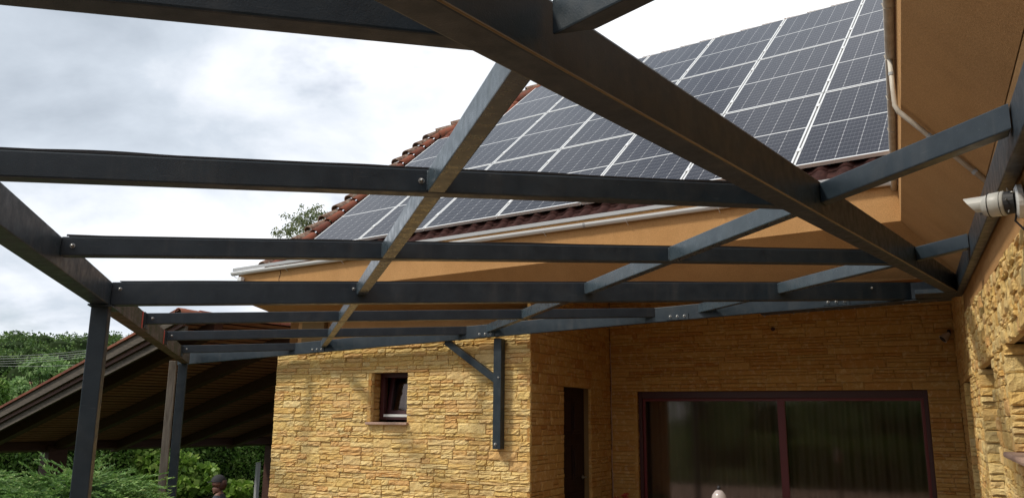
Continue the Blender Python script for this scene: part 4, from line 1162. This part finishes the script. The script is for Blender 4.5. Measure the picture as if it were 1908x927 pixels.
# --- hedge behind the shed, seen under its eave
def hedge(name, x0, y0, x1, y1, h, depth, n, size, m, label, cat='hedge', z0=-.82, asp=.5, core=True):
    t = thing(name, ((x0+x1)/2, (y0+y1)/2, z0), label, cat)
    a = np.array([x0, y0]); b = np.array([x1, y1]); d = b-a; ln = np.linalg.norm(d); d /= ln; nn = np.array([d[1], -d[0]])
    if nn[1]*(1 if y0 > 0 else -1) > 0: nn = -nn
    s = nrg.random(n)*ln; z = nrg.random(n)**.9*h
    q = depth*(.5+.5*nrg.random(n)**.5)*(1+.25*np.sin(s*2.3)*np.sin(z*3.1+s))
    top = nrg.random(n) < .15
    z[top] = h+.12*np.sin(s[top]*3)+nrg.normal(size=top.sum())*.06
    P = np.stack([a[0]+d[0]*s+nn[0]*q, a[1]+d[1]*s+nn[1]*q, z0+z], 1)
    Nn = np.tile(np.array([nn[0], nn[1], .5]), (n, 1))
    V = leaves_at(P, Nn, size, asp=asp, droop=.25)
    bulk('foliage', V, np.arange(len(V)), 4, m, t)
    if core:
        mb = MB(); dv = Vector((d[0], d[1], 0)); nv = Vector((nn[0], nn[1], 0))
        c_ = Vector(((x0+x1)/2, (y0+y1)/2, z0+h*.48)); mb.box(c_-nv*.05, dv, nv, Z, ln/2, depth*.45, h*.48); mb.build('foliage_core', M_CORE, t)
    return t
hedge('garden_hedge', -17, 22.5, -5, 29.5, 2.5, 1.0, 26000, .13, M_HEDGE, 'tall leafy green hedge seen below the shed eave')
def vine():
    blobs = [(-10.6, 25.0, .1, .7, .4, .4), (-10.0, 25.1, .25, .6, .4, .38), (-9.3, 25.2, -.05, .6, .4, .38), (-10.9, 25.0, .42, .45, .3, .3), (-9.9, 24.9, -.4, 1.0, .4, .4), (-8.3, 25.3, -.5, .6, .4, .3)]
    t = thing('vine', (-9.9, 25.0, -.82), 'bright yellow-green broad-leaved vine low in front of the hedge', 'vine')
    V = crown(blobs, 1500, .21, .9, .3, .1); bulk('foliage', V, np.arange(len(V)), 4, M_VINE, t)
    mb = MB()
    for b in blobs: mb.tube([(-9.9+rng.uniform(-.3, .3), 25.0, -.85), b[:3]], [.02, .006], 6)
    mb.build('stem', M_BARK, t)
vine()
# --- light green tree beyond the shed roof
tree('walnut_tree', -26.3, 46, -.8, clumped(-26.2, 46, 2.9, 2.1, 2.1, 1.75, 60, .5, 5, -.9), 9000, .26, M_WALNUT, 'light green leafy tree above the shed roof left of the near post', droop=.5)
tree('dark_leaf_tree', -27.5, 42, -.8, clumped(-26.7, 42, 2.2, 1.1, 1.2, 1.2, 30, .4, 8, -.9), 3600, .26, M_HEDGE, 'small dark leafy tree at the left edge before the orange house roof')
tree('birch_tree', -7.4, 31, -.8, clumped(-7.95, 31, 8.6, 1.5, 1.2, 1.35, 100, .24, 6, -.9), 4400, .11, M_BIRCH, 'thin birch crown showing above the roof verge', bark=M_BIRCHBARK, droop=1.0, shell=.1, tr=.12)
# --- trees behind the camera that the glass doors reflect
for i, (x, y, s) in enumerate([(-9.5, -12, 1.0), (-5.2, -14.5, 1.2), (-.9, -13, .9), (-14, -9, 1.1)]):
    tree('garden_tree', x, y, -.8, clumped(x, y, 2.6*s, 2.2*s, 2.0*s, 2.6*s, 40, .7, 20+i, -.95), 5200, .22, M_WALNUT, ['leafy garden tree reflected in the left glass door', 'tallest leafy garden tree reflected near the door mullion', 'leafy garden tree reflected in the right glass door', 'leafy garden tree at the far left of the lawn'][i], group='garden trees facing the glass doors')
hedge('boundary_hedge', -22, -17.5, 9, -24, 3.6, 1.4, 30000, .20, M_FOREST, 'tall boundary hedge across the lawn, seen only as a reflection in the glass doors')
hedge('shrub_row', -8, -4.6, 7, -6.2, 1.9, .8, 14000, .10, M_HEDGE, 'low shrub row along the back edge of the terrace, mirrored in the glass doors')
# --- forest on the hill
def forest():
    Vs = []; core = MB(); r = np.random.default_rng(4); n = 0
    for i in range(620):
        y = r.uniform(120, 300); x = -.75*y+r.uniform(0, .62*y)
        if i % 5 == 0: y = r.uniform(205, 235); x = r.uniform(-.72, -.40)*y
        z = hill(x, y); h = r.uniform(5.5, 8.5); rad = r.uniform(2.4, 4.3)
        bl = []
        for k_ in range(5):
            bl.append((x+r.normal()*rad*.4, y+r.normal()*rad*.4, z+h-r.uniform(.5, 3.2), rad*r.uniform(.4, .65), rad*r.uniform(.4, .65), rad*r.uniform(.35, .6)))
        V = crown(bl, 360, .52, .75, .7, .1); Vs.append(V)
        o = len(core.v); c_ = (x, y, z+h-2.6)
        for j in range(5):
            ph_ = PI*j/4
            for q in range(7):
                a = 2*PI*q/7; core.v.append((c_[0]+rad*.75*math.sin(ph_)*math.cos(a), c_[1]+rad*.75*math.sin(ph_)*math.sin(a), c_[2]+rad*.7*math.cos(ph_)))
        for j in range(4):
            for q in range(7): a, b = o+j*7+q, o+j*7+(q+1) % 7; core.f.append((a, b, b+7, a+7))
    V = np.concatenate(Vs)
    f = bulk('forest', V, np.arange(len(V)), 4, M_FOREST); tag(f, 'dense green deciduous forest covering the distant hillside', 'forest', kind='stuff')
    c_ = core.build('foliage_core', M_CORE, f); tag(c_, kind='stuff')
forest()

# ------------------------------------------------------------------ neighbour's house
def neighbour():
    b = Vector((-36.5, 58, -.8))
    t = thing('neighbour_house', b, 'distant cottage with orange tiled roof and brick chimney at the left edge', 'house')
    X, Y = Vector((1, .1, 0)).normalized(), Vector((-.1, 1, 0)).normalized()
    mb = MB(); mb.box(b+Z*1.2, X, Y, Z, 4.5, 3, 1.2); mb.build('wall', mat('cream_render', (.55, .48, .38), .9), t)
    rf = MB(); e_ = [b+X*sx*4.8+Y*sy*3.3+Z*2.3 for sx, sy in ((-1, -1), (1, -1), (1, 1), (-1, 1))]; rr_ = [b+X*sx*4.8+Z*4.35 for sx in (-1, 1)]
    rf.add([*e_, *rr_], [(0, 1, 5, 4), (2, 3, 4, 5), (0, 4, 3), (1, 2, 5)]); 
    mt = mat('orange_tiles', rough=.9); p_ = wpos(mt); setc(mt, ramp(mt, noise(mt, 2.5, 5, .7, vec=p_), [(.3, (.42, .15, .07)), (.7, (.62, .30, .16))]))
    ro = rf.build('roof', mt, t)
    for k_ in range(14):
        f_ = k_/14; q = MB(); a = e_[0]+(rr_[0]-e_[0])*f_; c_ = e_[1]+(rr_[1]-e_[1])*f_
        nn = Vector((0, -1, .6)).normalized(); q.box((a+c_)/2+nn*.03, X, (rr_[0]-e_[0]).normalized(), nn, 4.8, .12, .03); q.build('tile_course', mt, ro)
    c_ = b+X*2.0-Y*.3
    mb = MB(); mb.box(c_+Z*3.75, X, Y, Z, .30, .3, .82); mb.box(c_+Z*4.62, X, Y, Z, .36, .36, .05)
    mb.build('chimney', mat('chimney_brick', (.42, .29, .18), .9), ro, bevel=.02)
neighbour()
# ------------------------------------------------------------------ overhead cables
for i, (ya, yb, nm) in enumerate([(675.5, 664, 'uppermost'), (680, 668.5, 'second'), (685, 672, 'middle'), (689, 676, 'second lowest'), (692.5, 689, 'lowest')]):
    D = 36.0
    def hz(px_, py_): return ((px_-954)/1500*D, D*1.0, EYE+(774-py_)/1500*D)
    a, b = hz(0, ya), hz(160, yb); a, b = Vector(a), Vector(b); d = b-a
    pts = [a+d*f_+Z*(.22*(f_-.5)**2) for f_ in np.linspace(-1.4, 1.75, 24)]
    mb = MB(); mb.tube(pts, .007 if i != 1 else .009, 5)
    o = mb.build('overhead_cable', M_WIRE); tag(o, '%s thin grey overhead cable crossing before the forest at the left' % nm, 'cable', 'overhead cables in front of the forest')

# ------------------------------------------------------------------ person
def person():
    b = Vector((-4.32, 12.4, -.80))
    t = thing('person', b, 'person in dark cap and shade-darkened shirt standing below the shed, facing left', 'person')
    t.scale = (.93, .93, .93)
    J = {}; Vv = []; Ee = []; Rr = []
    def v(p, r_): Vv.append(Vector(p)); Rr.append(r_); return len(Vv)-1
    # facing -X
    pel = v((0, 0, .95), (.15, .17))
    wa = v((.0, 0, 1.08), (.125, .155)); ch = v((.01, 0, 1.28), (.13, .175)); sh = v((.02, 0, 1.43), (.10, .14)); nk = v((.0, 0, 1.52), (.058, .06)); hd0 = v((-.015, 0, 1.58), (.07, .065)); hd1 = v((-.015, 0, 1.66), (.095, .078)); hd2 = v((-.005, 0, 1.74), (.07, .06))
    Ee += [(pel, wa), (wa, ch), (ch, sh), (sh, nk), (nk, hd0), (hd0, hd1), (hd1, hd2)]
    nose = v((-.112, 0, 1.645), (.012, .012)); Ee.append((hd1, nose))
    chin = v((-.075, 0, 1.572), (.03, .032)); Ee.append((hd0, chin))
    for s_ in (-1, 1):
        a = v((.02, s_*.19, 1.41), (.062, .062)); e_ = v((.04, s_*.235, 1.14), (.046, .046)); w_ = v((-.10, s_*.22, .93), (.032, .03)); hn = v((-.145, s_*.215, .885), (.038, .022))
        Ee += [(sh, a), (a, e_), (e_, w_), (w_, hn)]
        for k_, (dx_, ln) in enumerate(((.028, .07), (.010, .08), (-.010, .076), (-.028, .06))):
            f1 = v((-.17+dx_*.3, s_*.215+dx_*.6, .845), (.0095, .0075)); f2 = v((-.185+dx_*.2, s_*.21+dx_*.7, .845-ln*.5), (.008, .008)); Ee += [(hn, f1), (f1, f2)]
        th = v((-.18, s_*.185, .885), (.011, .011)); th2 = v((-.20, s_*.180, .855), (.009, .009)); Ee += [(hn, th), (th, th2)]
        ear = v((.0, s_*.085, 1.65), (.016, .012)); Ee.append((hd1, ear))
        hp = v((0, s_*.09, .90), (.10, .10)); kn = v((-.02*s_, s_*.11, .50), (.066, .066)); an_ = v((.02, s_*.12, .10), (.044, .044)); to = v((-.15, s_*.13, .035), (.035, .045))
        Ee += [(pel, hp), (hp, kn), (kn, an_), (an_, to)]
    me = bpy.data.meshes.new('body'); me.from_pydata([tuple(x) for x in Vv], Ee, [])
    o = bpy.data.objects.new('body', me); col.objects.link(o)
    sk = o.modifiers.new('skin', 'SKIN'); sk.use_smooth_shade = True
    for i, r_ in enumerate(Rr): me.skin_vertices[0].data[i].radius = r_
    me.skin_vertices[0].data[0].use_root = True
    sb = o.modifiers.new('sub', 'SUBSURF'); sb.levels = 2; sb.render_levels = 2
    bpy.context.view_layer.update()
    dg = bpy.context.evaluated_depsgraph_get(); new = bpy.data.meshes.new_from_object(o.evaluated_get(dg))
    bpy.data.objects.remove(o); new.name = 'body'
    skin = mat('skin', (.14, .062, .042), .6); shirt = mat('shade_dark_shirt', (.035, .04, .055), .9); tr_ = mat('shade_dark_trousers', (.03, .032, .04), .9); shoe = mat('shoe', (.02, .02, .02), .6)  # skin and clothes darkened; shade is put into these colours
    new.materials.clear()
    for m_ in (skin, shirt, tr_, shoe): new.materials.append(m_)
    for p_ in new.polygons:
        c_ = p_.center; p_.use_smooth = True
        if c_.z > 1.49: i = 0
        elif c_.z < .09: i = 3
        elif abs(c_.y) > .15 and c_.x < -.03 and c_.z < 1.06 and c_.z > .75: i = 0
        elif c_.z > .93 or abs(c_.y) > .20: i = 1
        else: i = 2
        p_.material_index = i
    bo = bpy.data.objects.new('body', new); col.objects.link(bo); bo.parent = t
    # cap and hair
    capm = mat('black_cap', (.018, .018, .022), .85)
    mb = MB(); n = 20
    for j in range(7):
        ph_ = PI/2*j/6
        for i in range(n):
            a = 2*PI*i/n; mb.v.append((b.x-.005+.118*math.cos(a)*math.cos(ph_), b.y+.098*math.sin(a)*math.cos(ph_), b.z+1.685+.112*math.sin(ph_)))
    for j in range(6):
        for i in range(n): a, c_ = j*n+i, j*n+(i+1) % n; mb.f.append((a, c_, c_+n, a+n))
    mb.build('cap', capm, t, smooth=True)
    mb = MB(); n = 10
    for zz in (0, .008):
        for i in range(n+1):
            a = PI/2+PI*i/n; mb.v.append((b.x-.095+.085*math.cos(a), b.y+.082*math.sin(a), b.z+1.684+zz-.012*abs(math.cos(a))))
    mb.f.append(tuple(range(n+1))); mb.f.append(tuple(range(2*n+1, n, -1)))
    for i in range(n): mb.f.append((i, i+1, n+2+i, n+1+i))
    mb.build('cap_brim', capm, t)
    mb = MB(); mb.tube([(b.x+.05, b.y, b.z+1.57), (b.x+.06, b.y, b.z+1.63), (b.x+.045, b.y, b.z+1.70)], [.05, .068, .075], 14); mb.build('hair', M_DARKWOOD, t, smooth=True)
person()
